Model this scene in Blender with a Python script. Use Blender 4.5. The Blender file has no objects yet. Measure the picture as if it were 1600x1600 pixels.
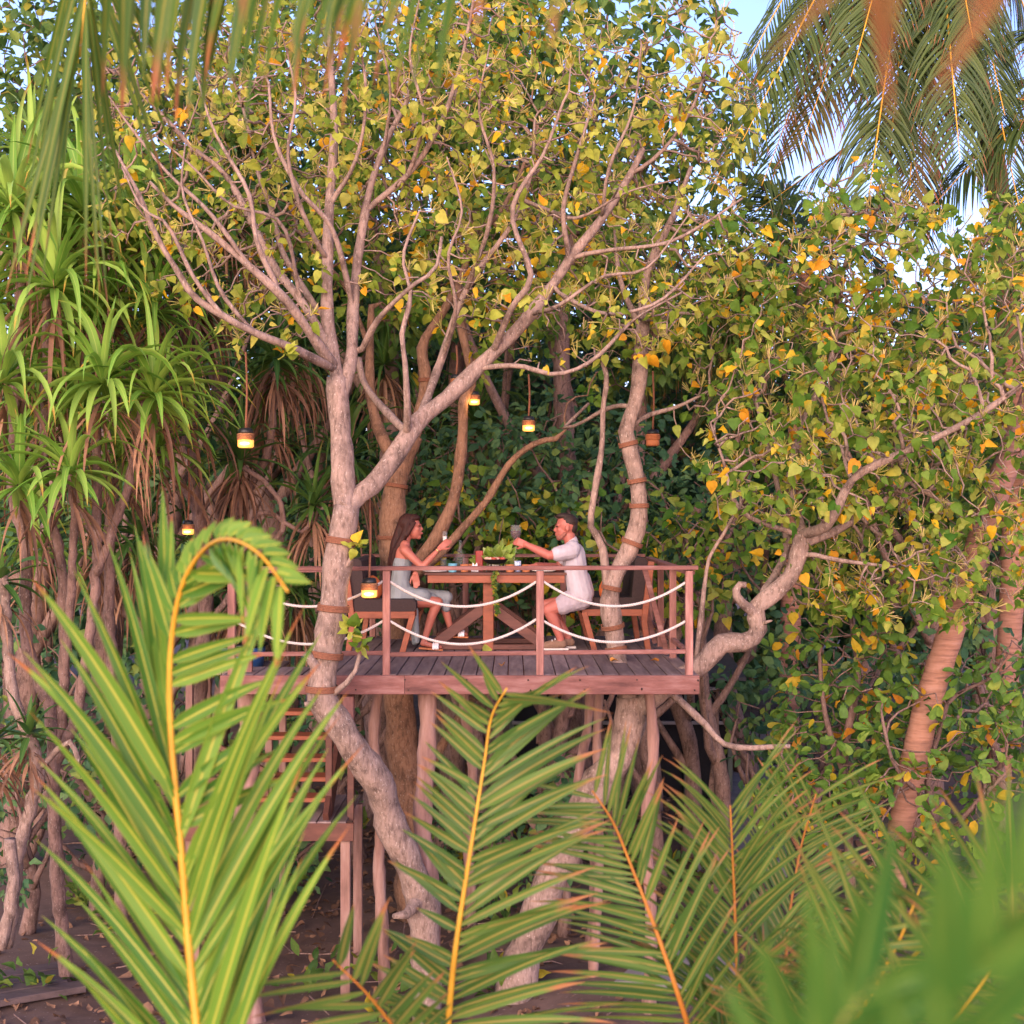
import bpy, math, random
import numpy as np
from mathutils import Vector, Matrix, Quaternion

R = math.radians
random.seed(7)
rng = np.random.default_rng(11)
sc = bpy.context.scene
COL = sc.collection

# ------------------------------------------------------------------ camera, sky, sun, exposure
CAMD, CAMZ, FPX = 10.7, 1.34, 2037.0          # metres in front of the deck edge, eye height over the deck
cd = bpy.data.cameras.new('camera')
cam = bpy.data.objects.new('camera', cd)
COL.objects.link(cam)
cam.location = (0, -CAMD, CAMZ)
cam.rotation_euler = (R(90), 0, 0)
cd.sensor_width = 36
cd.lens = 36 * FPX / 1600
cd.clip_start = 0.05
cd.clip_end = 600
cd.dof.use_dof = True
cd.dof.focus_distance = 11.5
cd.dof.aperture_fstop = 3.2
sc.camera = cam

SUN_EL, SUN_AZ = 14.0, -22.0                  # low sun behind the camera, a little to its left
w = bpy.data.worlds.new('World')
sc.world = w
w.use_nodes = True
nt = w.node_tree
for n in list(nt.nodes):
    nt.nodes.remove(n)
sky = nt.nodes.new('ShaderNodeTexSky')
sky.sky_type = 'NISHITA'
sky.sun_disc = False
sky.sun_elevation = R(SUN_EL)
sky.sun_rotation = R(180 + SUN_AZ)
sky.air_density = 1.0
sky.dust_density = 0.3
sky.ozone_density = 5.0
bg = nt.nodes.new('ShaderNodeBackground')
bg.inputs['Strength'].default_value = 0.15
wo = nt.nodes.new('ShaderNodeOutputWorld')
tint = nt.nodes.new('ShaderNodeMix')
tint.data_type = 'RGBA'
tint.blend_type = 'MULTIPLY'
tint.inputs[0].default_value = 1
tint.inputs[7].default_value = (1.46, .94, .98, 1)      # dusk: the whole sky a little rosier
nt.links.new(sky.outputs[0], tint.inputs[6])
nt.links.new(tint.outputs[2], bg.inputs[0])
nt.links.new(bg.outputs[0], wo.inputs[0])

sd = bpy.data.lights.new('sun', 'SUN')
sd.energy = 2.45
sd.angle = R(60)
sd.color = (1.0, 0.72, 0.54)
sun = bpy.data.objects.new('sun', sd)
COL.objects.link(sun)
dv = Vector((math.sin(R(SUN_AZ)) * math.cos(R(SUN_EL)), -math.cos(R(SUN_AZ)) * math.cos(R(SUN_EL)), math.sin(R(SUN_EL))))
sun.rotation_euler = dv.to_track_quat('Z', 'Y').to_euler()
sun.location = dv * 30

sc.view_settings.view_transform = 'Standard'
sc.view_settings.look = 'None'
sc.view_settings.gamma = 1
sc.view_settings.exposure = 1.85
sc.view_settings.use_curve_mapping = False
sc.render.engine = 'CYCLES'
sc.cycles.use_denoising = True
sc.cycles.max_bounces = 7
sc.cycles.transparent_max_bounces = 8

GZ = -3.0                                     # ground level below the deck


def P(px, py, y):
    """the point at depth y (0 = deck front edge) that the photograph shows at pixel px, py"""
    d = y + CAMD
    return np.array(((px - 800) * d / FPX, y, CAMZ + (800 - py) * d / FPX))


# ------------------------------------------------------------------ helpers: objects
def link(name, data, parent=None, kind=None):
    o = bpy.data.objects.new(name, data)
    COL.objects.link(o)
    if parent is not None:
        o.parent = parent
        b = base_of(parent)
        o.matrix_parent_inverse = Matrix.Translation(-b)
    if kind:
        o['kind'] = kind
    return o


BASES = {}


def base_of(o):
    return BASES.get(o.name, Vector((0, 0, 0)))


def tag(o, label=None, cat=None, group=None, kind=None):
    if label:
        o['label'] = label
    if cat:
        o['category'] = cat
    if group:
        o['group'] = group
    if kind:
        o['kind'] = kind
    return o


def thing(name, label, cat, loc=(0, 0, 0), group=None):
    o = bpy.data.objects.new(name, None)
    o.empty_display_size = 0.2
    COL.objects.link(o)
    o.location = Vector([float(v) for v in loc])
    BASES[o.name] = Vector([float(v) for v in loc])
    return tag(o, label, cat, group)


def nrm(v):
    v = np.asarray(v, float)
    return v / (np.linalg.norm(v) + 1e-12)


class MB:
    """collects vertices and faces in world space and links them as one mesh"""

    def __init__(s):
        s.v, s.f, s.n, s.uv = [], [], 0, []

    def add(s, verts, faces, uv=None):
        s.v.append(np.asarray(verts, float).reshape(-1, 3))
        for f in faces:
            s.f.append([i + s.n for i in f])
        if uv is not None:
            s.uv.append(np.asarray(uv, float))
        s.n += len(s.v[-1])

    def beam(s, p0, p1, wd, ht, up=(0, 0, 1), c=0.004):
        p0, p1 = np.asarray(p0, float), np.asarray(p1, float)
        d = nrm(p1 - p0)
        u = np.asarray(up, float)
        if abs(np.dot(u, d)) > 0.97:
            u = np.array((0, 1.0, 0))
        sx = nrm(np.cross(d, u))
        uz = np.cross(sx, d)
        a, b = wd / 2, ht / 2
        c = min(c, a * .45, b * .45)
        prof = [(-a + c, -b), (a - c, -b), (a, -b + c), (a, b - c), (a - c, b), (-a + c, b), (-a, b - c), (-a, -b + c)]
        vs = [p + sx * x + uz * z for p in (p0, p1) for x, z in prof]
        fs = [[i, (i + 1) % 8, 8 + (i + 1) % 8, 8 + i] for i in range(8)] + [list(range(7, -1, -1)), list(range(8, 16))]
        s.add(vs, fs)

    def box(s, c, size, rot=None, ch=0.004):
        c = np.asarray(c, float)
        d = np.array((0, size[1] / 2, 0))
        if rot is not None:
            m = np.array(Matrix.Rotation(rot[1], 3, rot[0]))
        else:
            m = np.eye(3)
        n0 = len(s.v)
        s.beam(-d, d, size[0], size[2], c=ch)
        s.v[n0] = s.v[n0] @ m.T + c

    def tube(s, pts, rad, seg=8, caps=True, wob=0.0):
        pts = np.asarray(pts, float)
        n = len(pts)
        rad = np.broadcast_to(np.asarray(rad, float), (n,))
        t = np.gradient(pts, axis=0)
        t /= np.linalg.norm(t, axis=1)[:, None] + 1e-12
        u = np.cross(t[0], (0.31, 0.87, 0.38))
        if np.linalg.norm(u) < .1:
            u = np.cross(t[0], (1, 0, 0))
        u = nrm(u)
        us = np.empty_like(pts)
        for i in range(n):
            u = u - t[i] * np.dot(u, t[i])
            u = nrm(u)
            us[i] = u
        ws = np.cross(t, us)
        a = np.arange(seg) * 2 * math.pi / seg
        rr = rad[:, None] * np.ones((1, seg))
        if wob:
            rr = rr * (1 + wob * rng.standard_normal((n, seg)))
        vs = pts[:, None, :] + rr[..., None] * (np.cos(a)[None, :, None] * us[:, None, :] + np.sin(a)[None, :, None] * ws[:, None, :])
        fs = []
        for i in range(n - 1):
            for j in range(seg):
                k = (j + 1) % seg
                fs.append([i * seg + j, i * seg + k, (i + 1) * seg + k, (i + 1) * seg + j])
        if caps:
            fs.append(list(range(seg - 1, -1, -1)))
            fs.append([(n - 1) * seg + j for j in range(seg)])
        s.add(vs.reshape(-1, 3), fs)

    def cone(s, p0, r0, p1, r1, seg=12):
        p0, p1 = np.asarray(p0, float), np.asarray(p1, float)
        d = nrm(p1 - p0)
        pts, rad = [], []
        for k in range(5):
            q = math.pi / 2 * k / 4
            pts.append(p0 - d * r0 * math.cos(q)); rad.append(max(r0 * math.sin(q), r0 * .05))
        for k in range(5):
            q = math.pi / 2 * k / 4
            pts.append(p1 + d * r1 * math.sin(q)); rad.append(max(r1 * math.cos(q), r1 * .05))
        s.tube(pts, rad, seg)

    def lathe(s, base, prof, seg=16, axis=(0, 0, 1)):
        base = np.asarray(base, float)
        ax = nrm(axis)
        u = nrm(np.cross(ax, (0.9, 0.1, 0.3)))
        v = np.cross(ax, u)
        a = np.arange(seg) * 2 * math.pi / seg
        vs = []
        for r, z in prof:
            for q in a:
                vs.append(base + ax * z + r * (math.cos(q) * u + math.sin(q) * v))
        fs = []
        for i in range(len(prof) - 1):
            for j in range(seg):
                k = (j + 1) % seg
                fs.append([i * seg + j, i * seg + k, (i + 1) * seg + k, (i + 1) * seg + j])
        fs.append(list(range(seg - 1, -1, -1)))
        fs.append([(len(prof) - 1) * seg + j for j in range(seg)])
        s.add(vs, fs)

    def ball(s, c, r, seg=14, rot=None):
        r = np.broadcast_to(np.asarray(r, float), (3,))
        n0 = len(s.v)
        prof = [(max(.02, math.sin(math.pi * k / 8)), -math.cos(math.pi * k / 8)) for k in range(9)]
        s.lathe((0, 0, 0), prof, seg)
        v = s.v[n0] * r
        if rot is not None:
            v = v @ np.array(Matrix.Rotation(rot[1], 3, rot[0])).T
        s.v[n0] = v + np.asarray(c, float)

    def mesh(s, name, mat, smooth=False):
        me = bpy.data.meshes.new(name)
        v = np.concatenate(s.v) if s.v else np.zeros((0, 3))
        lens = np.array([len(f) for f in s.f], np.int32)
        me.vertices.add(len(v))
        me.vertices.foreach_set('co', v.astype(np.float32).ravel())
        me.loops.add(int(lens.sum()))
        flat = np.fromiter((i for f in s.f for i in f), np.int32, int(lens.sum()))
        me.loops.foreach_set('vertex_index', flat)
        me.polygons.add(len(lens))
        me.polygons.foreach_set('loop_start', (np.cumsum(lens) - lens).astype(np.int32))
        me.polygons.foreach_set('use_smooth', np.full(len(lens), smooth))
        me.update(calc_edges=True)
        if s.uv:
            uv = np.concatenate(s.uv)
            l = me.uv_layers.new(name='UVMap')
            l.data.foreach_set('uv', uv[flat].astype(np.float32).ravel())
        me.materials.append(mat)
        return me

    def build(s, name, mat, parent=None, smooth=False, kind=None):
        return link(name, s.mesh(name, mat, smooth), parent, kind)


def quad_mesh(name, verts, faces, mat, smooth=False, uv=None):
    """fast path: all faces have the same number of corners (numpy arrays)"""
    me = bpy.data.meshes.new(name)
    faces = np.asarray(faces, np.int32)
    n, k = faces.shape
    me.vertices.add(len(verts))
    me.vertices.foreach_set('co', np.asarray(verts, np.float32).ravel())
    me.loops.add(n * k)
    me.loops.foreach_set('vertex_index', faces.ravel())
    me.polygons.add(n)
    me.polygons.foreach_set('loop_start', np.arange(n, dtype=np.int32) * k)
    me.polygons.foreach_set('use_smooth', np.full(n, smooth))
    me.update(calc_edges=True)
    if uv is not None:
        l = me.uv_layers.new(name='UVMap')
        l.data.foreach_set('uv', np.asarray(uv, np.float32)[faces.ravel()].ravel())
    me.materials.append(mat)
    return me


def fuse(name, mb, mat, parent, voxel=0.008, smooth=5, ratio=0.4):
    """melts overlapping solids into one continuous skin"""
    o = mb.build(name, mat)
    m = o.modifiers.new('r', 'REMESH'); m.mode = 'VOXEL'; m.voxel_size = voxel; m.use_smooth_shade = True
    m = o.modifiers.new('s', 'SMOOTH'); m.factor = .5; m.iterations = smooth
    m = o.modifiers.new('d', 'DECIMATE'); m.ratio = ratio
    dg = bpy.context.evaluated_depsgraph_get()
    me = bpy.data.meshes.new_from_object(o.evaluated_get(dg))
    bpy.data.objects.remove(o)
    me.polygons.foreach_set('use_smooth', np.full(len(me.polygons), True))
    if not me.materials:
        me.materials.append(mat)
    return link(name, me, parent)


def spline(pts, step=None, n=None):
    """Catmull-Rom through the points, resampled evenly; extra columns ride along"""
    p = np.asarray(pts, float)
    if len(p) == 2:
        p = np.vstack([p[0], (p[0] + p[1]) / 2, p[1]])
    q = np.vstack([2 * p[0] - p[1], p, 2 * p[-1] - p[-2]])
    out = []
    for i in range(1, len(q) - 2):
        a, b, c, d = q[i - 1], q[i], q[i + 1], q[i + 2]
        for t in np.linspace(0, 1, 13)[:-1]:
            out.append(.5 * ((2 * b) + (-a + c) * t + (2 * a - 5 * b + 4 * c - d) * t * t + (-a + 3 * b - 3 * c + d) * t ** 3))
    out.append(p[-1])
    out = np.array(out)
    L = np.concatenate([[0], np.cumsum(np.linalg.norm(np.diff(out[:, :3], axis=0), axis=1))])
    if n is None:
        n = max(3, int(L[-1] / step) + 1)
    t = np.linspace(0, L[-1], n)
    return np.stack([np.interp(t, L, out[:, k]) for k in range(out.shape[1])], 1)


# ------------------------------------------------------------------ helpers: materials
def nodes(name):
    m = bpy.data.materials.new(name)
    m.use_nodes = True
    t = m.node_tree
    b = t.nodes['Principled BSDF']
    return m, t, b


def ramp(t, stops, inter='LINEAR'):
    r = t.nodes.new('ShaderNodeValToRGB')
    r.color_ramp.interpolation = inter
    e = r.color_ramp.elements
    while len(e) < len(stops):
        e.new(.5)
    for i, (p, c) in enumerate(stops):
        e[i].position = p
        e[i].color = (*c, 1)
    return r


def math_node(t, op, a, b=None):
    n = t.nodes.new('ShaderNodeMath')
    n.operation = op
    for i, x in enumerate((a, b)):
        if x is None:
            continue
        if isinstance(x, (int, float)):
            n.inputs[i].default_value = x
        else:
            t.links.new(x, n.inputs[i])
    return n.outputs[0]


def mix(t, f, a, b, bt='MIX'):
    n = t.nodes.new('ShaderNodeMix')
    n.data_type = 'RGBA'
    n.blend_type = bt
    for s_, x in ((0, f), (6, a), (7, b)):
        if isinstance(x, (int, float)):
            n.inputs[s_].default_value = x
        elif isinstance(x, tuple):
            n.inputs[s_].default_value = (*x, 1)
        else:
            t.links.new(x, n.inputs[s_])
    return n.outputs[2]


def surf(name, c1, c2=None, scale=6, rough=.7, bump=0.0, stretch=(1, 1, 1), speck=None, speck_at=.62, speck_scale=40, vary=.0, spec=.3, detail=6, metal=0, c3=None):
    m, t, b = nodes(name)
    c2 = c2 or tuple(x * .7 for x in c1)
    geo = t.nodes.new('ShaderNodeNewGeometry')
    mp = t.nodes.new('ShaderNodeMapping')
    mp.inputs['Scale'].default_value = stretch
    t.links.new(geo.outputs['Position'], mp.inputs[0])
    oi = t.nodes.new('ShaderNodeObjectInfo')
    if vary:
        off = t.nodes.new('ShaderNodeVectorMath')
        off.operation = 'SCALE'
        cv = t.nodes.new('ShaderNodeCombineXYZ')
        for i in range(3):
            t.links.new(oi.outputs['Random'], cv.inputs[i])
        t.links.new(cv.outputs[0], off.inputs[0])
        off.inputs['Scale'].default_value = 37
        ad = t.nodes.new('ShaderNodeVectorMath')
        t.links.new(mp.outputs[0], ad.inputs[0]); t.links.new(off.outputs[0], ad.inputs[1])
        vec = ad.outputs[0]
    else:
        vec = mp.outputs[0]
    nz = t.nodes.new('ShaderNodeTexNoise')
    nz.inputs['Scale'].default_value = scale
    nz.inputs['Detail'].default_value = detail
    nz.inputs['Roughness'].default_value = .65
    t.links.new(vec, nz.inputs['Vector'])
    st = [(.3, c2), (.68, c1)]
    if c3:
        st = [(.28, c2), (.5, c1), (.75, c3)]
    rp = ramp(t, st)
    t.links.new(nz.outputs['Fac'], rp.inputs[0])
    col = rp.outputs[0]
    if speck:
        n2 = t.nodes.new('ShaderNodeTexNoise')
        n2.inputs['Scale'].default_value = speck_scale
        n2.inputs['Detail'].default_value = 3
        t.links.new(geo.outputs['Position'], n2.inputs['Vector'])
        k = ramp(t, [(speck_at, (0, 0, 0)), (speck_at + .05, (1, 1, 1))])
        t.links.new(n2.outputs['Fac'], k.inputs[0])
        col = mix(t, k.outputs[0], col, speck)
    if vary:
        f = math_node(t, 'MULTIPLY_ADD', oi.outputs['Random'], vary)
        f.node.inputs[2].default_value = 1 - vary / 2
        cc = t.nodes.new('ShaderNodeVectorMath'); cc.operation = 'SCALE'
        t.links.new(col, cc.inputs[0]); t.links.new(f, cc.inputs['Scale'])
        col = cc.outputs[0]
    t.links.new(col, b.inputs['Base Color'])
    b.inputs['Roughness'].default_value = rough
    b.inputs['Specular IOR Level'].default_value = spec
    b.inputs['Metallic'].default_value = metal
    if bump:
        bp = t.nodes.new('ShaderNodeBump')
        bp.inputs['Strength'].default_value = min(1, bump)
        bp.inputs['Distance'].default_value = .02
        t.links.new(nz.outputs['Fac'], bp.inputs['Height'])
        t.links.new(bp.outputs[0], b.inputs['Normal'])
    return m


def leaf_mat(name, stops, rough=.5, trans=.35, clump=.35, cscale=1.1):
    m, t, b = nodes(name)
    geo = t.nodes.new('ShaderNodeNewGeometry')
    oi = t.nodes.new('ShaderNodeObjectInfo')
    s_ = math_node(t, 'FRACT', math_node(t, 'ADD', geo.outputs['Random Per Island'], oi.outputs['Random']))
    nz = t.nodes.new('ShaderNodeTexNoise')
    nz.inputs['Scale'].default_value = cscale
    nz.inputs['Detail'].default_value = 2
    t.links.new(geo.outputs['Position'], nz.inputs['Vector'])
    sh = math_node(t, 'MULTIPLY', math_node(t, 'SUBTRACT', nz.outputs['Fac'], .5), clump * 2)
    v = math_node(t, 'ADD', s_, sh)
    rp = ramp(t, stops)
    t.links.new(v, rp.inputs[0])
    n3 = t.nodes.new('ShaderNodeTexNoise')
    n3.inputs['Scale'].default_value = 30
    t.links.new(geo.outputs['Position'], n3.inputs['Vector'])
    k = math_node(t, 'MULTIPLY_ADD', n3.outputs['Fac'], .7)
    k.node.inputs[2].default_value = .65
    cc = t.nodes.new('ShaderNodeVectorMath'); cc.operation = 'SCALE'
    t.links.new(rp.outputs[0], cc.inputs[0]); t.links.new(k, cc.inputs['Scale'])
    t.links.new(cc.outputs[0], b.inputs['Base Color'])
    b.inputs['Roughness'].default_value = rough
    b.inputs['Specular IOR Level'].default_value = .18
    if trans:
        tr = t.nodes.new('ShaderNodeBsdfTranslucent')
        t.links.new(cc.outputs[0], tr.inputs[0])
        mx = t.nodes.new('ShaderNodeMixShader')
        mx.inputs[0].default_value = trans
        t.links.new(b.outputs[0], mx.inputs[1]); t.links.new(tr.outputs[0], mx.inputs[2])
        t.links.new(mx.outputs[0], t.nodes['Material Output'].inputs[0])
    return m


def blade_mat(name, base, rib, tip, base2=None, tip_at=.85, rib_w=.1, trans=.3, edge=True, rough=.42):
    """strap leaves: u runs across (midrib at .5), v along"""
    m, t, b = nodes(name)
    uv = t.nodes.new('ShaderNodeUVMap')
    sp = t.nodes.new('ShaderNodeSeparateXYZ')
    t.links.new(uv.outputs[0], sp.inputs[0])
    geo = t.nodes.new('ShaderNodeNewGeometry')
    oi = t.nodes.new('ShaderNodeObjectInfo')
    rnd = math_node(t, 'FRACT', math_node(t, 'ADD', geo.outputs['Random Per Island'], oi.outputs['Random']))
    rp = ramp(t, [(0, base), (1, base2 or tuple(x * 1.5 for x in base))])
    t.links.new(rnd, rp.inputs[0])
    d = math_node(t, 'ABSOLUTE', math_node(t, 'SUBTRACT', sp.outputs[0], .5))
    k = ramp(t, [(0, (1, 1, 1)), (rib_w * .5, (.8, .8, .8)), (rib_w, (0, 0, 0)), (.44, (0, 0, 0)), (.5, (.55, .55, .55) if edge else (0, 0, 0))])
    t.links.new(d, k.inputs[0])
    col = mix(t, k.outputs[0], rp.outputs[0], rib)
    nz = t.nodes.new('ShaderNodeTexNoise')
    nz.inputs['Scale'].default_value = 9
    t.links.new(geo.outputs['Position'], nz.inputs['Vector'])
    vv = math_node(t, 'ADD', sp.outputs[1], math_node(t, 'MULTIPLY', math_node(t, 'SUBTRACT', math_node(t, 'ADD', nz.outputs['Fac'], rnd), 1.0), .22))
    kt = ramp(t, [(tip_at - .08, (0, 0, 0)), (tip_at + .05, (1, 1, 1))])
    t.links.new(vv, kt.inputs[0])
    col = mix(t, kt.outputs[0], col, tip)
    t.links.new(col, b.inputs['Base Color'])
    b.inputs['Roughness'].default_value = rough
    b.inputs['Specular IOR Level'].default_value = .2
    tr = t.nodes.new('ShaderNodeBsdfTranslucent')
    t.links.new(col, tr.inputs[0])
    mx = t.nodes.new('ShaderNodeMixShader')
    mx.inputs[0].default_value = trans
    t.links.new(b.outputs[0], mx.inputs[1]); t.links.new(tr.outputs[0], mx.inputs[2])
    t.links.new(mx.outputs[0], t.nodes['Material Output'].inputs[0])
    return m


def glow_mat(name, col, strength, base=(.8, .5, .2)):
    m, t, b = nodes(name)
    b.inputs['Base Color'].default_value = (*base, 1)
    b.inputs['Emission Color'].default_value = (*col, 1)
    b.inputs['Emission Strength'].default_value = strength
    return m


def glass_mat(name, col=(1, 1, 1), rough=.02):
    m, t, b = nodes(name)
    b.inputs['Alpha'].default_value = .06
    b.inputs['Base Color'].default_value = (.55, .58, .58, 1)
    b.inputs['Roughness'].default_value = .12
    b.inputs['Specular IOR Level'].default_value = .5
    return m
    b.inputs['Base Color'].default_value = (*col, 1)
    b.inputs['Transmission Weight'].default_value = .93
    b.inputs['Roughness'].default_value = rough
    b.inputs['IOR'].default_value = 1.3
    return m


def bark_mat(name, c1, c2, pale):
    """furrowed bark: blotches, lengthwise cracks, faint pale flecks"""
    m, t, b = nodes(name)
    geo = t.nodes.new('ShaderNodeNewGeometry')

    def noise(scale, detail, st=(1, 1, 1), rough=.6):
        mp = t.nodes.new('ShaderNodeMapping'); mp.inputs['Scale'].default_value = st
        t.links.new(geo.outputs['Position'], mp.inputs[0])
        n = t.nodes.new('ShaderNodeTexNoise')
        n.inputs['Scale'].default_value = scale; n.inputs['Detail'].default_value = detail; n.inputs['Roughness'].default_value = rough
        t.links.new(mp.outputs[0], n.inputs['Vector'])
        return n.outputs['Fac']
    big, crack, fleck = noise(5, 5), noise(34, 5, (1, 1, .28), .7), noise(70, 2, (1, 1, .5))
    r1 = ramp(t, [(.32, c2), (.52, c1), (.72, tuple(x * 1.18 for x in c1))])
    t.links.new(big, r1.inputs[0])
    k = ramp(t, [(.36, (.45, .42, .40)), (.52, (1, 1, 1))])
    t.links.new(crack, k.inputs[0])
    col = mix(t, .85, r1.outputs[0], k.outputs[0], 'MULTIPLY')
    f = ramp(t, [(.60, (0, 0, 0)), (.74, (.8, .8, .8))])
    t.links.new(fleck, f.inputs[0])
    col = mix(t, f.outputs[0], col, pale)
    t.links.new(col, b.inputs['Base Color'])
    b.inputs['Roughness'].default_value = .85
    b.inputs['Specular IOR Level'].default_value = .25
    bp = t.nodes.new('ShaderNodeBump'); bp.inputs['Strength'].default_value = .8; bp.inputs['Distance'].default_value = .015
    t.links.new(crack, bp.inputs['Height']); t.links.new(bp.outputs[0], b.inputs['Normal'])
    return m


BARK = bark_mat('bark', (.265, .185, .148), (.125, .085, .068), (.45, .37, .31))
BARK_DK = bark_mat('old_bark', (.20, .125, .10), (.095, .06, .048), (.34, .26, .22))
BARK_TAN = bark_mat('tan_bark', (.225, .125, .075), (.11, .062, .04), (.34, .24, .18))
WOOD = surf('weathered_hardwood', (.19, .078, .064), (.09, .036, .03), 14, .75, .3, (.18, 1, 1), vary=.35, c3=(.31, .17, .15))
POSTW = surf('weathered_post_wood', (.23, .102, .082), (.115, .048, .04), 16, .75, .3, (1, 1, .12), vary=.35, c3=(.42, .23, .19))
PLANKW = surf('grey_deck_wood', (.18, .125, .12), (.09, .06, .06), 16, .7, .2, (1, .12, 1), vary=.45, c3=(.27, .20, .18))
TEAK = surf('oiled_teak', (.30, .088, .042), (.17, .05, .026), 16, .5, .08, (.3, 1, 1), vary=.15)
TEAK_DK = surf('dark_teak', (.135, .052, .036), (.075, .03, .022), 16, .55, .08, (.3, 1, 1), vary=.15)
POLE = surf('rough_pole_wood', (.25, .14, .11), (.09, .048, .038), 8, .85, .7, (1, 1, .15), c3=(.38, .25, .21))
ROPE = surf('white_rope_fibre', (.56, .50, .47), (.36, .31, .28), 120, .8, .2)
JUTE = surf('brown_rope_fibre', (.25, .10, .055), (.13, .055, .032), 90, .9, .4)
CUSH = surf('dark_brown_fabric', (.045, .028, .026), (.03, .019, .018), 60, .9, .1)
ORANGE = surf('orange_fabric', (.52, .13, .03), (.4, .09, .025), 40, .85, .1)
BLACK = surf('black_metal', (.015, .015, .016), None, 20, .4)
SKIN_W = surf('tanned_skin', (.37, .118, .078), (.31, .098, .066), 5, .5, 0, spec=.4)
SKIN_M = surf('ruddy_skin', (.39, .118, .088), (.33, .10, .075), 5, .5, 0, spec=.4)
HAIR_W = surf('long_brown_hair', (.050, .016, .011), (.016, .006, .005), 40, .6, .5, (1, 1, .12), spec=.2)
HAIR_M = surf('short_brown_hair', (.035, .019, .014), (.018, .01, .008), 60, .6, .3)
STUBBLE = surf('stubbled_skin', (.27, .10, .075), (.2, .078, .06), 90, .7)
DRESS = surf('grey_linen', (.22, .24, .245), (.16, .175, .18), 11, .85, 1.0, (1, 1, .45), detail=3)
SHIRT = surf('white_cotton', (.47, .42, .46), (.37, .33, .36), 11, .85, 1.0, (1, 1, .45), detail=3)
SHORTS = surf('pale_pink_cotton', (.41, .35, .39), (.32, .27, .30), 11, .85, 1.0, (1, 1, .45), detail=3)
SHOE = surf('tan_suede', (.24, .14, .09), (.17, .10, .07), 30, .85)
WHITE = surf('white_leather', (.8, .76, .74), (.7, .66, .64), 10, .5)
EYE = surf('dark_eye', (.03, .02, .018), None, 20, .3)
LIP = surf('lip_skin', (.45, .14, .12), None, 20, .45)
TERRA = surf('terracotta_clay', (.45, .16, .06), (.36, .12, .05), 20, .7)
GLASS = glass_mat('clear_glass')
WINE = surf('red_wine', (.05, .004, .006), None, 10, .1)
LETT = leaf_mat('lettuce_leaf', [(0, (.22, .34, .05)), (.6, (.36, .46, .10)), (1, (.5, .55, .2))], trans=.3)

LEAF_A = leaf_mat('broad_yellow_green_leaf', [(0, (.09, .17, .018)), (.22, (.21, .28, .03)), (.48, (.36, .40, .05)), (.74, (.47, .48, .09)), (.86, (.54, .49, .09)), (.93, (.74, .47, .02)), (1, (.68, .32, .02))], clump=.28, trans=.5)
LEAF_D = leaf_mat('mid_green_leaf', [(0, (.06, .16, .017)), (.35, (.14, .245, .028)), (.62, (.25, .34, .045)), (.84, (.40, .42, .08)), (.92, (.68, .44, .02)), (1, (.66, .29, .02))], clump=.28, trans=.5)
LEAF_E = leaf_mat('fresh_green_leaf', [(0, (.055, .13, .022)), (.5, (.11, .21, .03)), (.85, (.18, .27, .04)), (.92, (.40, .30, .02)), (1, (.5, .2, .02))], clump=.15)
LEAF_BG = leaf_mat('dark_green_leaf', [(0, (.035, .095, .045)), (.5, (.065, .15, .06)), (.85, (.11, .20, .065)), (1, (.19, .25, .05))], clump=.3, trans=.35)
LEAF_BG2 = leaf_mat('olive_green_leaf', [(0, (.05, .11, .025)), (.5, (.10, .18, .035)), (.85, (.19, .26, .045)), (1, (.45, .34, .03))], clump=.3, trans=.45)
DEAD = leaf_mat('dead_brown_leaf', [(0, (.10, .055, .035)), (.5, (.20, .105, .06)), (1, (.34, .19, .11))], trans=.15, clump=.2, rough=.8)
PANDAN = blade_mat('pandanus_leaf', (.11, .26, .03), (.32, .46, .09), (.42, .26, .05), (.30, .46, .08), tip_at=.95, rib_w=.06, edge=False)
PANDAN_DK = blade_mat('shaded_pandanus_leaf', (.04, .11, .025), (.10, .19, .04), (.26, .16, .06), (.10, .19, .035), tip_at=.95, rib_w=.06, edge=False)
FROND = blade_mat('young_coconut_leaflet', (.055, .16, .018), (.50, .48, .07), (.38, .13, .04), (.16, .30, .035), tip_at=1.03, rib_w=.08)
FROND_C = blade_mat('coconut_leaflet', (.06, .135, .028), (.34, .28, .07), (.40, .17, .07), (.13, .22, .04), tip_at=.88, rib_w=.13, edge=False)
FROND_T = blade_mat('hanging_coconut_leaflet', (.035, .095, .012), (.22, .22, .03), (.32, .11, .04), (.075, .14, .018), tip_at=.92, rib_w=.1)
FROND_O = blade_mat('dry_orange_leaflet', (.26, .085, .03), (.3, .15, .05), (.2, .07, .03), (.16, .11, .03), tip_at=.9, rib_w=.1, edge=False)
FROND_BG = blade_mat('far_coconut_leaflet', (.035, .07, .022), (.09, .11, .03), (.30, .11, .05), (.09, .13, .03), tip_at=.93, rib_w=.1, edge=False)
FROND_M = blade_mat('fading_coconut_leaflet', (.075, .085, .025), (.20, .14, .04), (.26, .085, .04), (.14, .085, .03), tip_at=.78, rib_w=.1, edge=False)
FROND_N = blade_mat('close_coconut_leaflet', (.035, .12, .02), (.14, .22, .035), (.10, .15, .03), (.07, .17, .025), tip_at=1.03, rib_w=.12, edge=False)
RACHIS = surf('yellow_leaf_stalk', (.62, .35, .03), (.5, .25, .02), 12, .45, 0)
FROND_STALK = surf('green_leaf_stalk', (.20, .22, .035), (.14, .16, .025), 12, .5, 0)
RACHIS_O = surf('orange_leaf_stalk', (.52, .21, .03), (.42, .14, .02), 12, .5, 0)
PALMTRUNK = surf('palm_trunk_bark', (.30, .15, .10), (.14, .068, .05), 3, .9, .6, (1, 1, 9), c3=(.38, .21, .155))


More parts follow.
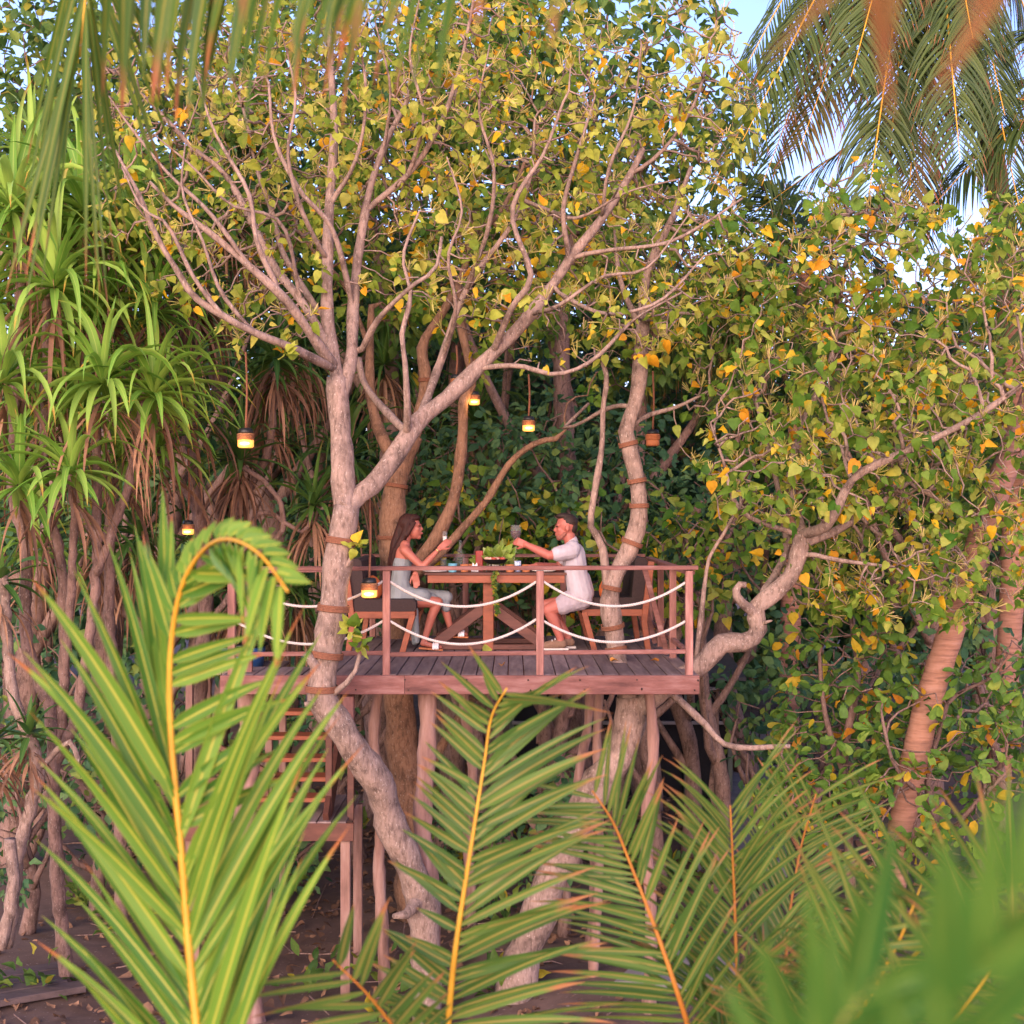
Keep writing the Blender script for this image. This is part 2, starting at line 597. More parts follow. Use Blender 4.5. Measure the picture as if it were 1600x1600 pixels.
# ------------------------------------------------------------------ ground and far setting
def build_ground():
    xs = np.concatenate([np.linspace(-220, -14, 12), np.linspace(-12, 14, 80), np.linspace(16, 220, 12)])
    ys = np.concatenate([np.linspace(-40, -6, 8), np.linspace(-5, 18, 75), np.linspace(20, 420, 16)])
    X, Y = np.meshgrid(xs, ys)
    Z = GZ + .05 * np.sin(X * 1.1 + .4 * Y) + .04 * np.sin(Y * 1.7 - X) + .02 * rng.standard_normal(X.shape)
    v = np.stack([X, Y, Z], -1).reshape(-1, 3)
    nx = len(xs)
    f = [(j * nx + i, j * nx + i + 1, (j + 1) * nx + i + 1, (j + 1) * nx + i) for j in range(len(ys) - 1) for i in range(nx - 1)]
    soil = surf('dark_sandy_soil', (.15, .092, .068), (.075, .047, .036), 2.5, .95, .6, detail=10, speck=(.24, .17, .14), speck_at=.66, speck_scale=30)
    o = link('ground', quad_mesh('ground', v, f, soil, True), None, 'structure')
    tag(o, 'dark sandy soil strewn with fallen leaves')
    m = MB()
    m.tube([(1.2, -2, GZ + .06), (1.5, 3, GZ + .06)], .01, 4)
    # pale path in the clearing behind on the right and slab path in front
    con = surf('grey_path_sand', (.25, .21, .21), (.17, .145, .145), 5, .9, .3)
    for nm, quad, lab in (('path', [P(960, 1620, 1.0), P(1190, 1620, 1.0), P(1120, 1440, 1.9), P(1020, 1440, 1.9)], 'pale grey path below the deck'),
                          ('path', [P(1090, 1330, 5), P(1230, 1330, 5), P(1215, 1150, 15), P(1165, 1150, 15)], 'grey path leading past the dark shed')):
        q = np.array(quad)
        q[:, 2] = GZ + .13
        b = q.copy(); b[:, 2] = GZ - .1
        mm = MB()
        mm.add(np.vstack([q, b]), [[0, 1, 2, 3], [4, 5, 1, 0], [5, 6, 2, 1], [6, 7, 3, 2], [7, 4, 0, 3]])
        tag(mm.build(nm, con, None, False, 'structure'), lab)


build_ground()


# ------------------------------------------------------------------ leaves
def leaf_shape(kind):
    if kind == 'heart':
        o = [(-.22, -.06), (-.46, .12), (-.47, .40), (-.26, .72), (0, 1.05), (.26, .72), (.47, .40), (.46, .12), (.22, -.06)]
    elif kind == 'spoon':
        o = [(-.06, .1), (-.18, .35), (-.30, .68), (-.24, .93), (0, 1.03), (.24, .93), (.30, .68), (.18, .35), (.06, .1)]
    else:
        o = [(-.22, .2), (-.36, .5), (-.22, .8), (0, 1.05), (.22, .8), (.36, .5), (.22, .2)]
    n = len(o)
    v = [(0, 0, 0), (0, .5, -.05)] + [(x, y, .16 * abs(x) - .22 * max(0, y - .35) ** 1.5) for x, y in o]
    k = n // 2
    f = [(1, 0, 2)]
    f += [(1, 2 + i, 2 + i + 1) for i in range(n - 1)]
    f += [(1, 2 + n - 1, 0)]
    return np.array(v, float), np.array([(a, c, b) for a, b, c in f], np.int32)


def leaf_variants(kind):
    """flat, folded, curled, narrow and torn versions of one leaf"""
    V, F = leaf_shape(kind)
    out = []
    for fold, curl, wd, wave, torn in ((.16, .22, 1, 0, 0), (.75, .5, .9, .04, 0), (-.25, .9, 1.05, .08, 0), (.4, -.35, .72, .05, 0), (.3, .3, .95, .10, 1)):
        v = V.copy()
        x, y = V[:, 0] * wd, V[:, 1]
        v[:, 0] = x
        v[:, 2] = fold * np.abs(x) - curl * np.maximum(0, y - .3) ** 1.5 + wave * np.sin(np.arange(len(V)) * 2.3)
        if torn:
            v[len(V) // 2 + 3] *= (.35, .9, 1)
            v[4] *= (.6, 1.1, 1)
        out.append((v, F))
    return out


LEAF_SHAPES = {k: leaf_variants(k) for k in ('heart', 'spoon', 'oval')}


def frames(axis, normal):
    a = axis / (np.linalg.norm(axis, axis=1)[:, None] + 1e-9)
    n = normal - a * np.sum(a * normal, 1)[:, None]
    n = n / (np.linalg.norm(n, axis=1)[:, None] + 1e-9)
    return np.cross(a, n), a, n


def leaf_mass(pos, axis, normal, size, kind):
    b, a, n = frames(axis, normal)
    b = b * (.72 + .4 * rng.random((len(b), 1)))
    which = rng.integers(0, 5, len(pos))
    vs, fs, base = [], [], 0
    for j, (V, F) in enumerate(LEAF_SHAPES[kind]):
        m = which == j
        if not m.any():
            continue
        v = pos[m][:, None, :] + size[m][:, None, None] * (V[None, :, 0:1] * b[m][:, None, :] + V[None, :, 1:2] * a[m][:, None, :] + V[None, :, 2:3] * n[m][:, None, :])
        k = len(V)
        fs.append((F[None] + (np.arange(int(m.sum())) * k)[:, None, None]).reshape(-1, 3) + base)
        vs.append(v.reshape(-1, 3))
        base += len(vs[-1])
    return np.concatenate(vs), np.concatenate(fs)


def in_frame(p, m=0.0):
    d = p[:, 1] + CAMD
    x = 800 + p[:, 0] * FPX / d
    y = 800 - (p[:, 2] - CAMZ) * FPX / d
    return (d > .3) & (x > -m) & (x < 1600 + m) & (y > -m) & (y < 1600 + m)


LEAF_MESH = {}


def put_leaves(root, pos, axis, normal, size, kind, mat, single=300, near=True):
    """the leaves that show largest become objects of their own, the rest one mass"""
    d = pos[:, 1] + CAMD
    score = np.where(in_frame(pos, -10), size / d, 0)
    pick = np.argsort(-score)[:single]
    pick = pick[score[pick] > 0]
    key = (kind, mat.name)
    if key not in LEAF_MESH and single:
        LEAF_MESH[key] = [quad_mesh('leaf', V, F, mat, True) for V, F in LEAF_SHAPES[kind]]
    b, a, n = frames(axis, normal)
    b = b * (.72 + .4 * rng.random((len(b), 1)))
    inv = Matrix.Translation(-base_of(root))
    for i in pick:
        o = bpy.data.objects.new('leaf', LEAF_MESH[key][int(rng.integers(0, 5))])
        COL.objects.link(o)
        o.parent = root
        o.matrix_parent_inverse = inv
        s = size[i]
        o.matrix_basis = Matrix(((b[i, 0] * s, a[i, 0] * s, n[i, 0] * s, pos[i, 0]), (b[i, 1] * s, a[i, 1] * s, n[i, 1] * s, pos[i, 1]), (b[i, 2] * s, a[i, 2] * s, n[i, 2] * s, pos[i, 2]), (0, 0, 0, 1)))
    rest = np.ones(len(pos), bool)
    rest[pick] = False
    if rest.any():
        v, f = leaf_mass(pos[rest], axis[rest], normal[rest], size[rest], kind)
        link('foliage', quad_mesh('foliage', v, f, mat, True), root, 'stuff')


# ------------------------------------------------------------------ trees grown into their crowns
def cloud(ells, dens=1.0):
    out = []
    for cx, cy, rx, ry, y0, y1, n in ells:
        n = int(n * dens)
        u = rng.standard_normal((n, 3))
        u /= np.linalg.norm(u, axis=1)[:, None]
        u *= rng.random(n)[:, None] ** (1 / 2.6)
        ym = (y0 + y1) / 2
        c = P(cx, cy, ym)
        sx, sz = rx * (ym + CAMD) / FPX, ry * (ym + CAMD) / FPX
        out.append(c + u * np.array((sx, (y1 - y0) / 2, sz)))
    return np.concatenate(out)


class Tree:
    def __init__(s):
        s.pos, s.par, s.rad = [], [], []

    def limb(s, pts, r0, r1, step=.11, root=False):
        q = spline([P(*p[:3]) for p in pts], step)
        n = len(q)
        par = -1
        if s.pos and not root:
            A = np.array(s.pos)
            par = int(np.argmin(np.linalg.norm(A - q[0], axis=1)))
            q[0] = q[0] * .4 + A[par] * .6
        t = np.linspace(0, 1, n)
        r = r0 + (r1 - r0) * t
        wob = rng.standard_normal((n, 3))
        if n > 6:
            kk = np.array((.25, .5, .25))
            for _ in range(2):
                wob = np.stack([np.convolve(wob[:, c_], kk, 'same') for c_ in range(3)], 1)
        wob = wob * (r * .10)[:, None]
        wob[0] = 0
        r = r * (1 + .07 * np.sin(np.arange(n) * .9 + rng.random() * 6) + .035 * rng.standard_normal(n)) * .92
        q = q + wob
        for i in range(n):
            s.pos.append(q[i]); s.par.append(par); s.rad.append(r[i])
            par = len(s.pos) - 1

    def grow(s, attr, step=.12, di=1.1, dk=.2, iters=70, up=.12, jit=.35, rgrow=.07):
        pos = np.array(s.pos)
        ok = np.array(s.rad) < rgrow
        best = np.full(len(attr), 1e9)
        bi = np.zeros(len(attr), int)

        def upd(idx):
            P_ = pos[idx]
            d = np.linalg.norm(attr[:, None, :] - P_[None], axis=2)
            j = d.argmin(1)
            dm = d[np.arange(len(attr)), j]
            k = dm < best
            best[k] = dm[k]; bi[k] = np.asarray(idx)[j[k]]
        upd(np.nonzero(ok)[0])
        alive = np.ones(len(attr), bool)
        par, rad = list(s.par), list(s.rad)
        nkids = {}
        for it in range(iters):
            alive &= best > dk
            lim = di if it > 6 else 9.0
            act = alive & (best < lim)
            if not act.any():
                break
            ids = np.nonzero(act)[0]
            g = np.zeros((len(pos), 3))
            v = attr[ids] - pos[bi[ids]]
            v /= np.linalg.norm(v, axis=1)[:, None] + 1e-9
            np.add.at(g, bi[ids], v)
            src = np.unique(bi[ids])
            src = np.array([i for i in src if nkids.get(i, 0) < 3])
            if len(src) == 0:
                break
            dr = g[src]
            dr /= np.linalg.norm(dr, axis=1)[:, None] + 1e-9
            dr += np.array((0, 0, up)) + rng.standard_normal(dr.shape) * jit
            dr /= np.linalg.norm(dr, axis=1)[:, None]
            new = pos[src] + dr * step
            n0 = len(pos)
            pos = np.vstack([pos, new])
            par += list(src); rad += [0] * len(src)
            for i in src:
                nkids[i] = nkids.get(i, 0) + 1
            upd(np.arange(n0, len(pos)))
        s.pos, s.par, s.rad = list(pos), par, rad

    def finish(s, rtip=.0068, power=2.1):
        n = len(s.pos)
        s.P = np.array(s.pos)
        s.kids = [[] for _ in range(n)]
        for i, p in enumerate(s.par):
            if p >= 0:
                s.kids[p].append(i)
        r = np.array(s.rad, float)
        for i in range(n - 1, -1, -1):
            if r[i] == 0:
                r[i] = max(rtip, sum(r[k] ** power for k in s.kids[i]) ** (1 / power)) if s.kids[i] else rtip
                r[i] = min(r[i], .045)
        for i in range(n):
            p = s.par[i]
            if p >= 0 and r[i] > r[p] * .92 and s.rad[i] == 0:
                r[i] = r[p] * .92
        s.R = r

    def wood(s, mb, rmin=0, simple=False):
        n = len(s.P)
        start = [i for i in range(n) if s.par[i] < 0]
        while start:
            i = start.pop()
            ch = [i]
            p = s.par[i]
            pts, rr = ([s.P[p]], [min(s.R[p], s.R[i] * 1.25)]) if p >= 0 else ([], [])
            pts.append(s.P[i]); rr.append(s.R[i])
            while s.kids[i]:
                ks = sorted(s.kids[i], key=lambda k: -s.R[k])
                start += ks[1:]
                i = ks[0]
                pts.append(s.P[i]); rr.append(s.R[i])
            if len(pts) < 2:
                continue
            rr = np.array(rr)
            if rr.max() < rmin:
                continue
            seg = 12 if rr.max() > .06 else 7 if rr.max() > .018 else 4 if not simple else 3
            mb.tube(np.array(pts), rr, seg, True, .035 if rr.max() > .02 else 0)

    def tips(s, rmax=.0065, every=1.0):
        out = []
        for i in range(len(s.P)):
            if s.rad[i] == 0 and (not s.kids[i] or (s.R[i] < rmax and rng.random() < every)):
                p = s.par[i]
                d = s.P[i] - s.P[p] if p >= 0 else np.array((0, 0, 1.0))
                out.append((s.P[i], nrm(d)))
        return np.array([o[0] for o in out]), np.array([o[1] for o in out])


def leaves_at(tp, td, k, smin, smax, spread=.07, droop=.35, upn=.8):
    n = len(tp)
    cnt = rng.integers(max(1, k - 2), k + 3, n)
    i = np.repeat(np.arange(n), cnt)
    m = len(i)
    rd = rng.standard_normal((m, 3))
    rd /= np.linalg.norm(rd, axis=1)[:, None]
    out = td[i] * .5 + rd * .9
    out /= np.linalg.norm(out, axis=1)[:, None]
    pos = tp[i] + out * (rng.random(m)[:, None] * spread + .015)
    axis = out.copy(); axis[:, 2] -= droop + .5 * rng.random(m)
    nor = rng.standard_normal((m, 3)) * .6 + np.array((-.15, -.85, upn * .8)) + out * .25
    size = smin + (smax - smin) * rng.random(m) ** 1.3
    return pos, axis, nor, size


def panicle(mb_v, mb_f, tp, td, L=.11, k=8):
    """thin pale flower stalks at the shoot tips: slender three-sided spikes"""
    base = sum(len(x) for x in mb_v)
    for p, d in zip(tp, td):
        for j in range(k):
            u = nrm(d + np.array((0, 0, .8)) + rng.standard_normal(3) * .55)
            l = L * (.5 + .7 * rng.random())
            s1 = nrm(np.cross(u, rng.standard_normal(3))) * .0017
            s2 = np.cross(u, s1)
            e = p + u * l
            tri = np.array([p - s1, p + s1, p + s2 * 1.5, e - s1 * 2.2, e + s1 * 2.2, e + s2 * 3.0, e + u * .012])
            mb_v.append(tri)
            f = np.array([(0, 1, 4), (0, 4, 3), (1, 2, 5), (1, 5, 4), (2, 0, 3), (2, 3, 5), (3, 4, 6), (4, 5, 6), (5, 3, 6)]) + base
            mb_f.append(f)
            base += 7


PANI = leaf_mat('pale_flower_stalk', [(0, (.30, .27, .06)), (.6, (.42, .36, .10)), (1, (.50, .36, .16))], trans=.15, clump=.2)


def rope_band(root, tree_pts, i, r, wrap=4):
    p = tree_pts[i]
    t = nrm(tree_pts[min(i + 1, len(tree_pts) - 1)] - tree_pts[max(i - 1, 0)])
    mb = MB()
    u = nrm(np.cross(t, (0.2, .9, .1)))
    v = np.cross(t, u)
    pts = []
    for k in range(wrap * 16 + 1):
        a = k * 2 * math.pi / 16
        pts.append(p + t * ((k / 16 - wrap / 2) * .0125) + (r * 1.10 + .004) * (math.cos(a) * u + math.sin(a) * v))
    mb.tube(pts, .0085, 5)
    mb.build('rope_band', JUTE, root, True)


# ------------------------------------------------------------------ the treehouse deck
deck = thing('treehouse_deck', 'weathered timber dining deck with rope railing built among the tree trunks', 'deck', (-0.4, 1.6, 0))
PW = 0.131
DX0, DX1, DY1 = -2.39, 1.53, 3.4
TOPZ = 0.0


def plank_mesh(L, nm):
    m = MB()
    m.beam((0, 0, -.018), (0, L, -.018), PW - .008, .036, c=.004)
    return m.mesh(nm, PLANKW)


pl_long, pl_short = plank_mesh(DY1 - .03, 'plank'), plank_mesh(.56, 'plank')
i = 0
x = DX0 + PW / 2
while x < DX1 - PW / 2 + .03:
    o = link('plank', pl_short if x < -1.62 else pl_long, deck)
    o.location = (x, .03, rng.normal(0, .0012) + .0)
    x += PW
for a, b, o_ in ((DX0, -.882, 0), (-.879, DX1 + .005, .002)):
    m = MB(); m.beam((a, o_, -.078), (b, o_, -.078), .045, .155, c=.006); m.build('edge_beam', WOOD, deck)
NAIL = surf('rusty_nail', (.05, .03, .025), None, 20, .6, metal=.5)
for k in range(9):
    for zz in (-.035, -.118):
        xx = DX0 + .12 + k * .475 + rng.normal(0, .02)
        m = MB(); m.tube([(xx, -.03, zz + rng.normal(0, .006)), (xx, -.02, zz)], .0065, 8); m.build('nail', NAIL, deck)
for yy in (1.1, 2.2, 3.35):
    m = MB(); m.beam((DX0 + .8 if yy > .6 else DX0, yy, -.12), (DX1, yy, -.12), .07, .16); m.build('joist', WOOD, deck)
for xx in (DX0 + .03, -1.6, DX1 - .04):
    y1 = .6 if xx < -2 else DY1
    m = MB(); m.beam((xx, .03, -.10), (xx, y1, -.10), .05, .125); m.build('side_beam', WOOD, deck)
# railing: front posts, side posts, rails, ropes
RAILZ = .885
front_x = [P(360, 900, 0)[0], P(603, 900, 0)[0], P(844, 900, 0)[0], P(1078, 900, 0)[0]]


def post(x, y, z0=-.155, z1=RAILZ - .03, wd=.062, lean=0.0):
    m = MB(); m.beam((x, y, z0), (x + lean, y, z1), wd, wd, up=(0, 1, 0), c=.006); m.build('rail_post', POSTW, deck)


for k, xx in enumerate(front_x):
    post(xx, .055, -.005)
post(front_x[0] + .1, .25, -.16)
post(-1.60, .60, -.02)
for yy in (1.3, 2.3, 3.3):
    post(DX1 - .05, yy, -.02)
    m = MB(); m.beam((DX1 - .09, yy + .1, .02), (DX1 - .30, yy + .15, RAILZ - .05), .05, .03, up=(0, 1, 0)); m.build('rail_brace', WOOD, deck)
for xx in (-1.5, -.5, .55):
    post(xx, 3.34, -.02)
for nm, a, b, wd, ht in (('top_rail', (DX0 + .02, .055, RAILZ - .012), (DX1 + .0, .055, RAILZ - .004), .09, .034),
                         ('top_rail', (DX1 - .055, .10, RAILZ - .045), (DX1 - .055, 3.4, RAILZ - .045), .08, .034),
                         ('top_rail', (-1.62, 3.34, RAILZ - .014), (DX1 - .1, 3.34, RAILZ - .014), .09, .034),
                         ('top_rail', (front_x[0], .25, RAILZ - .05), (-1.60, .62, RAILZ - .05), .06, .03)):
    m = MB(); m.beam(a, b, wd, ht); m.build(nm, WOOD, deck)
for a, b in zip(front_x[:-1], front_x[1:]):
    m = MB(); m.beam((a + .031, .055, .165 if a < 0 else .18), (b - .031, .055, .178 if a < 0 else .19), .04, .036); m.build('bottom_rail', WOOD, deck)
m = MB(); m.beam((DX1 - .055, .1, .17), (DX1 - .055, 3.3, .17), .04, .036); m.build('bottom_rail', WOOD, deck)


def rope(a, b, sag, r=.0125, n=26, mat=ROPE, parent=None, name='rope'):
    a, b = np.array(a, float), np.array(b, float)
    t = np.linspace(0, 1, n)
    c = a + (b - a) * t[:, None]
    c[:, 2] -= sag * 4 * t * (1 - t)
    mb = MB()
    # three twisted strands
    L = np.linalg.norm(b - a)
    tt = np.linspace(0, 1, max(n, int(L / .011)))
    cc = np.stack([np.interp(tt, t, c[:, k]) for k in range(3)], 1)
    tan = np.gradient(cc, axis=0); tan /= np.linalg.norm(tan, axis=1)[:, None]
    u = np.cross(tan, (0.05, 1, 0.02)); u /= np.linalg.norm(u, axis=1)[:, None]
    v = np.cross(tan, u)
    s_ = np.concatenate([[0], np.cumsum(np.linalg.norm(np.diff(cc, axis=0), axis=1))])
    for k in range(3):
        ph = s_ / .058 * 2 * math.pi + k * 2 * math.pi / 3
        off = r * .52 * (np.cos(ph)[:, None] * u + np.sin(ph)[:, None] * v)
        mb.tube(cc + off, r * .56, 5)
    return mb.build(name, mat, parent, True)


for a, b in zip(front_x[:-1], front_x[1:]):
    rope((a + .03, .052, .765), (b - .03, .052, .765 + rng.normal(0, .006)), .205 + rng.normal(0, .012), parent=deck)
    rope((a + .03, .052, .44), (b - .03, .052, .44 + rng.normal(0, .006)), .20 + rng.normal(0, .012), parent=deck)
# poles that carry the deck
for k, (px0, py0, px1, py1, yy, r) in enumerate([(668, 1085, 667, 1640, .32, .082), (597, 1085, 602, 1520, 1.3, .055), (1013, 1090, 1012, 1350, .5, .05),
                                                  (925, 1085, 918, 1420, 1.9, .05), (938, 1085, 925, 1460, 1.2, .045), (383, 1085, 400, 1560, .35, .085), (722, 1090, 735, 1420, 2.9, .06)]):
    a, b = P(px0, py0, yy), P(px1, py1, yy)
    a[2] = -.13
    b[2] = GZ - .1
    q = spline([a] + [a * (1 - t) + b * t + rng.normal(0, .038, 3) * (1, 1, 0) for t in (.2, .4, .6, .8)] + [b], .08)
    mb = MB(); mb.tube(q, np.linspace(r * .88, r * 1.1, len(q)) * (1 + .09 * np.sin(np.arange(len(q)) * 1.1 + k) + .03 * rng.standard_normal(len(q))), 14, True, .05)
    o = mb.build('support_pole', POLE, deck, True)
    if k == 0:
        mb = MB(); mb.beam(a + (-.13, -.02, -.02), a + (.13, -.02, -.02), .16, .055); mb.build('pole_cap', POSTW, deck)
mb = MB(); q = P(545, 1103, .1); mb.beam(q + (0, -.02, .09), q + (.0, 0, -.1), .09, .09, up=(0, 1, 0)); mb.build('timber_block', POSTW, deck)
q = P(381, 1143, .26)
mb = MB(); mb.tube([q, q + (0, .35, 0)], .045, 14); mb.build('log_end', surf('cut_wood', (.52, .36, .27), (.42, .27, .2), 30, .8), deck, False)

# ------------------------------------------------------------------ stairs below the left end of the deck
st = thing('wooden_staircase', 'reddish wooden open staircase rising under the left end of the deck', 'staircase', P(450, 1300, 2.2))
sx0, sx1 = P(398, 1100, 1.6)[0], P(518, 1100, 1.6)[0]
for k, (py, yy) in enumerate([(1112, 2.3), (1150, 2.05), (1184, 1.8), (1214, 1.55), (1246, 1.3)]):
    z = P(450, py, yy)[2]
    mb = MB(); mb.beam((sx0, yy, z), (sx1, yy, z), .24, .04); mb.build('tread', TEAK, st)
zt, zb = P(450, 1100, 2.4)[2], P(450, 1285, 1.1)[2]
for xx in (sx0 - .03, sx1 + .03):
    mb = MB(); mb.beam((xx, 2.5, zt + .05), (xx, 1.05, zb), .05, .24, up=(0, 1, .6)); mb.build('stringer', TEAK_DK, st)
mb = MB(); mb.beam((-2.95, 1.0, zb - .06), (-1.42, 1.0, zb - .06), .05, .16); mb.build('landing_beam', TEAK_DK, st)
lx = -2.95 + .07
while lx < -1.42:
    mb = MB(); mb.beam((lx, .98, zb + .02), (lx, 2.1, zb + .02), .125, .03); mb.build('landing_plank', PLANKW, st)
    lx += .133
for xx, yy in ((-2.85, 1.05), (-1.5, 1.06), (-1.5, 2.0), (-2.85, 2.0)):
    mb = MB(); mb.beam((xx, yy, zb - .03), (xx, yy, GZ - .1), .085, .085, up=(0, 1, 0)); mb.build('landing_post', POLE, st)
for xx in (P(523, 1200, 1.6)[0], P(548, 1200, 1.2)[0]):
    mb = MB(); mb.beam((xx, 1.2, zb), (xx, 1.25, -.2), .06, .06, up=(0, 1, 0)); mb.build('stair_post', TEAK_DK, st)
mb = MB(); mb.beam(P(310, 1150, 1.4), P(430, 1212, 1.4), .05, .045); mb.build('stair_brace', TEAK_DK, st)
mb = MB(); mb.beam(P(300, 1240, 1.3), P(420, 1240, 1.3), .05, .30); mb.build('side_panel', TEAK_DK, st)

# ------------------------------------------------------------------ dining table and benches
TY, TZ = 2.30, .755
TX0, TX1 = -.813, .505
tb = thing('dining_table', 'orange brown wooden trestle table laid for two on the deck', 'table', (-.155, TY, 0))
yy = TY - .45
while yy < TY + .44:
    mb = MB(); mb.beam((TX0 - .03, yy + .065, TZ - .012), (TX1 + .03, yy + .065, TZ - .012), .122, .024); mb.build('tabletop_plank', TEAK_DK, tb)
    yy += .1285
for ys in (TY - .42, TY + .42):
    mb = MB(); mb.beam((TX0, ys, TZ - .062), (TX1, ys, TZ - .062), .03, .075); mb.build('apron', TEAK, tb)
for xs in (TX0 + .015, TX1 - .015):
    mb = MB(); mb.beam((xs, TY - .40, TZ - .062), (xs, TY + .40, TZ - .062), .03, .072); mb.build('apron', TEAK, tb)
cx = P(763, 950, TY - .3)[0]
for ys in (TY - .30, TY + .30):
    mb = MB(); mb.beam((cx, ys, 0), (cx, ys, TZ - .026), .10, .09, up=(0, 1, 0)); mb.build('pedestal_post', TEAK, tb)
    for s in (-1, 1):
        mb = MB(); mb.beam((cx + s * .052, ys + .003, .40), (cx + s * .52, ys + .003, .055), .06, .10, up=(0, 0, 1)); mb.build('brace', TEAK_DK, tb)
    mb = MB(); mb.beam((cx - .54, ys - .004, .028), (cx + .54, ys - .004, .028), .08, .05); mb.build('foot_beam', TEAK_DK, tb)
mb = MB(); mb.beam((cx, TY - .27, .3), (cx, TY + .27, .3), .06, .08); mb.build('stretcher', TEAK_DK, tb)


def bench(x_back, x_front, y0, y1, label, s):
    """s = +1 when the sitter faces +x"""
    t = thing('cushioned_bench', label, 'bench', ((x_back + x_front) / 2, (y0 + y1) / 2, 0), 'cushioned benches at the table')
    sz = .385
    for yv in (y0, y1):
        mb = MB(); mb.beam((x_front, yv, sz - .02), (x_front - s * .10, yv, 0), .055, .07, up=(0, 1, 0)); mb.build('leg', TEAK, t)
        mb = MB(); mb.beam((x_back - s * .05, yv, .86), (x_back + s * .02, yv, sz - .1), .06, .07, up=(0, 1, 0)); mb.build('back_post', TEAK, t)
        mb = MB(); mb.beam((x_back + s * .02, yv, sz - .1), (x_back - s * .02, yv, 0), .055, .07, up=(0, 1, 0)); mb.build('leg', TEAK, t)
        mb = MB(); mb.beam((x_back, yv, sz - .02), (x_front + s * .02, yv, sz - .02), .05, .065); mb.build('seat_rail', TEAK, t)
    for xv in (x_back + s * .03, x_front - s * .01):
        mb = MB(); mb.beam((xv, y0 + .03, sz - .022), (xv, y1 - .03, sz - .022), .05, .06); mb.build('seat_rail', TEAK, t)
    ym, dy = (y0 + y1) / 2, (y1 - y0)
    mb = MB(); mb.box(((x_back + x_front) / 2 + s * .03, ym, sz + .065), (abs(x_front - x_back) - .0, dy + .03, .12), None, .03)
    mb.build('seat_cushion', CUSH, t)
    mb = MB(); mb.box((x_back + s * .06, ym, sz + .30), (.12, dy + .01, .42), ((0, 1, 0), -s * .10), .03)
    mb.build('back_cushion', CUSH, t)
    for z in (.62, .80):
        mb = MB(); mb.beam((x_back - s * .03, y0, z), (x_back - s * .03, y1, z), .03, .07); mb.build('back_slat', TEAK_DK, t)
    return t


bench(-1.53, -.94, 1.65, 2.9, 'teak bench with dark brown cushions under the woman in grey', 1)
bench(1.30, .70, 1.95, 3.05, 'teak bench with dark brown cushions under the man in white', -1)


def pillow(name, label, c, r, mat, tilt=0.0):
    mb = MB(); mb.ball(c, r, 18, ((0, 1, 0), tilt))
    o = mb.build(name, mat, None, True)
    o.data.transform(Matrix.Translation(-Vector(c)))
    o.location = Vector(c)
    return tag(o, label, 'pillow', 'loose pillows on the benches')


pillow('round_pillow', 'plain orange pillow behind the back of the man in white', (.93, 1.95, .60), (.085, .17, .12), ORANGE, .3)
pillow('round_pillow', 'plain orange pillow behind the back of the woman in grey', (-1.34, 1.93, .61), (.08, .17, .12), ORANGE, -.3)
pat = surf('black_white_print', (.75, .72, .70), (.02, .02, .02), 32, .85, 0, detail=1)
pillow('patterned_pillow', 'black and white patterned pillow leaning on the bench behind the man', (1.03, 2.05, .74), (.07, .17, .13), pat, .3)

# ------------------------------------------------------------------ things on the table
TT = TZ


def on_table(px, py_unused, y):
    q = P(px, 880, y)
    q[2] = TT
    return q


def cup(px, y, r, h, mat, label, name='cup', group=None):
    b = on_table(px, 0, y)
    mb = MB(); mb.lathe((0, 0, 0), [(r * .8, 0), (r * .86, .005), (r, h), (r * .9, h - .002), (r * .78, .012), (.002, .011)], 18)
    o = mb.build(name, mat, None, True)
    o.location = Vector(b)
    return tag(o, label, 'cup', group)


BLUE = surf('blue_glaze', (.16, .42, .52), None, 20, .3)
cup(707, 1.98, .046, .085, BLUE, 'light blue cup on the table in front of the woman')
cup(726, 2.02, .045, .075, TERRA, 'terracotta cup next to the light blue cup', group='terracotta cups on the table')
cup(737, 2.14, .044, .073, TERRA, 'terracotta cup next to the folded white napkin', group='terracotta cups on the table')
cup(797, 1.98, .045, .075, TERRA, 'terracotta cup to the right of the black grill dish', group='terracotta cups on the table')
cup(822, 2.02, .043, .073, TERRA, 'terracotta cup by the hand of the man in white', group='terracotta cups on the table')
BW = surf('blue_white_print', (.7, .74, .78), (.07, .17, .42), 45, .4, 0, detail=1)
cup(809, 2.1, .034, .105, BW, 'small blue and white printed cup between two terracotta cups')
for px, y, lab in ((800, 2.35, 'empty clear tumbler behind the blue and white cup'), (693, 2.45, 'empty clear tumbler on the far side near the woman')):
    cup(px, y, .035, .12, GLASS, lab, 'tumbler', 'clear tumblers on the table')
b = on_table(719, 0, 2.2)
mb = MB(); mb.lathe((0, 0, 0), [(.04, 0), (.052, .01), (.054, .13), (.03, .19), (.016, .22), (.015, .30), (.018, .305)], 18)
o = mb.build('glass_carafe', GLASS, None, True); o.location = Vector(b); tag(o, 'tall clear glass bottle with a narrow neck on the table', 'bottle')
b = on_table(742, 0, 2.1)
mb = MB()
for s in (-1, 1):
    mb.add([(-.035, -.03, 0), (.035, -.03, 0), (.02 * s, .0, .09), (-.035, .03, 0), (.035, .03, 0)], [[0, 1, 2], [4, 3, 2], [0, 2, 3], [1, 4, 2]])
o = mb.build('folded_napkin', WHITE); o.location = Vector(b); tag(o, 'folded white napkin standing between terracotta cup and red stand', 'napkin')
REDM = surf('red_lacquer', (.30, .03, .025), None, 10, .4)
b = on_table(749, 0, 2.25)
mb = MB(); mb.beam((-.0, 0, 0), (0, 0, .20), .075, .05, up=(0, 1, 0), c=.008)
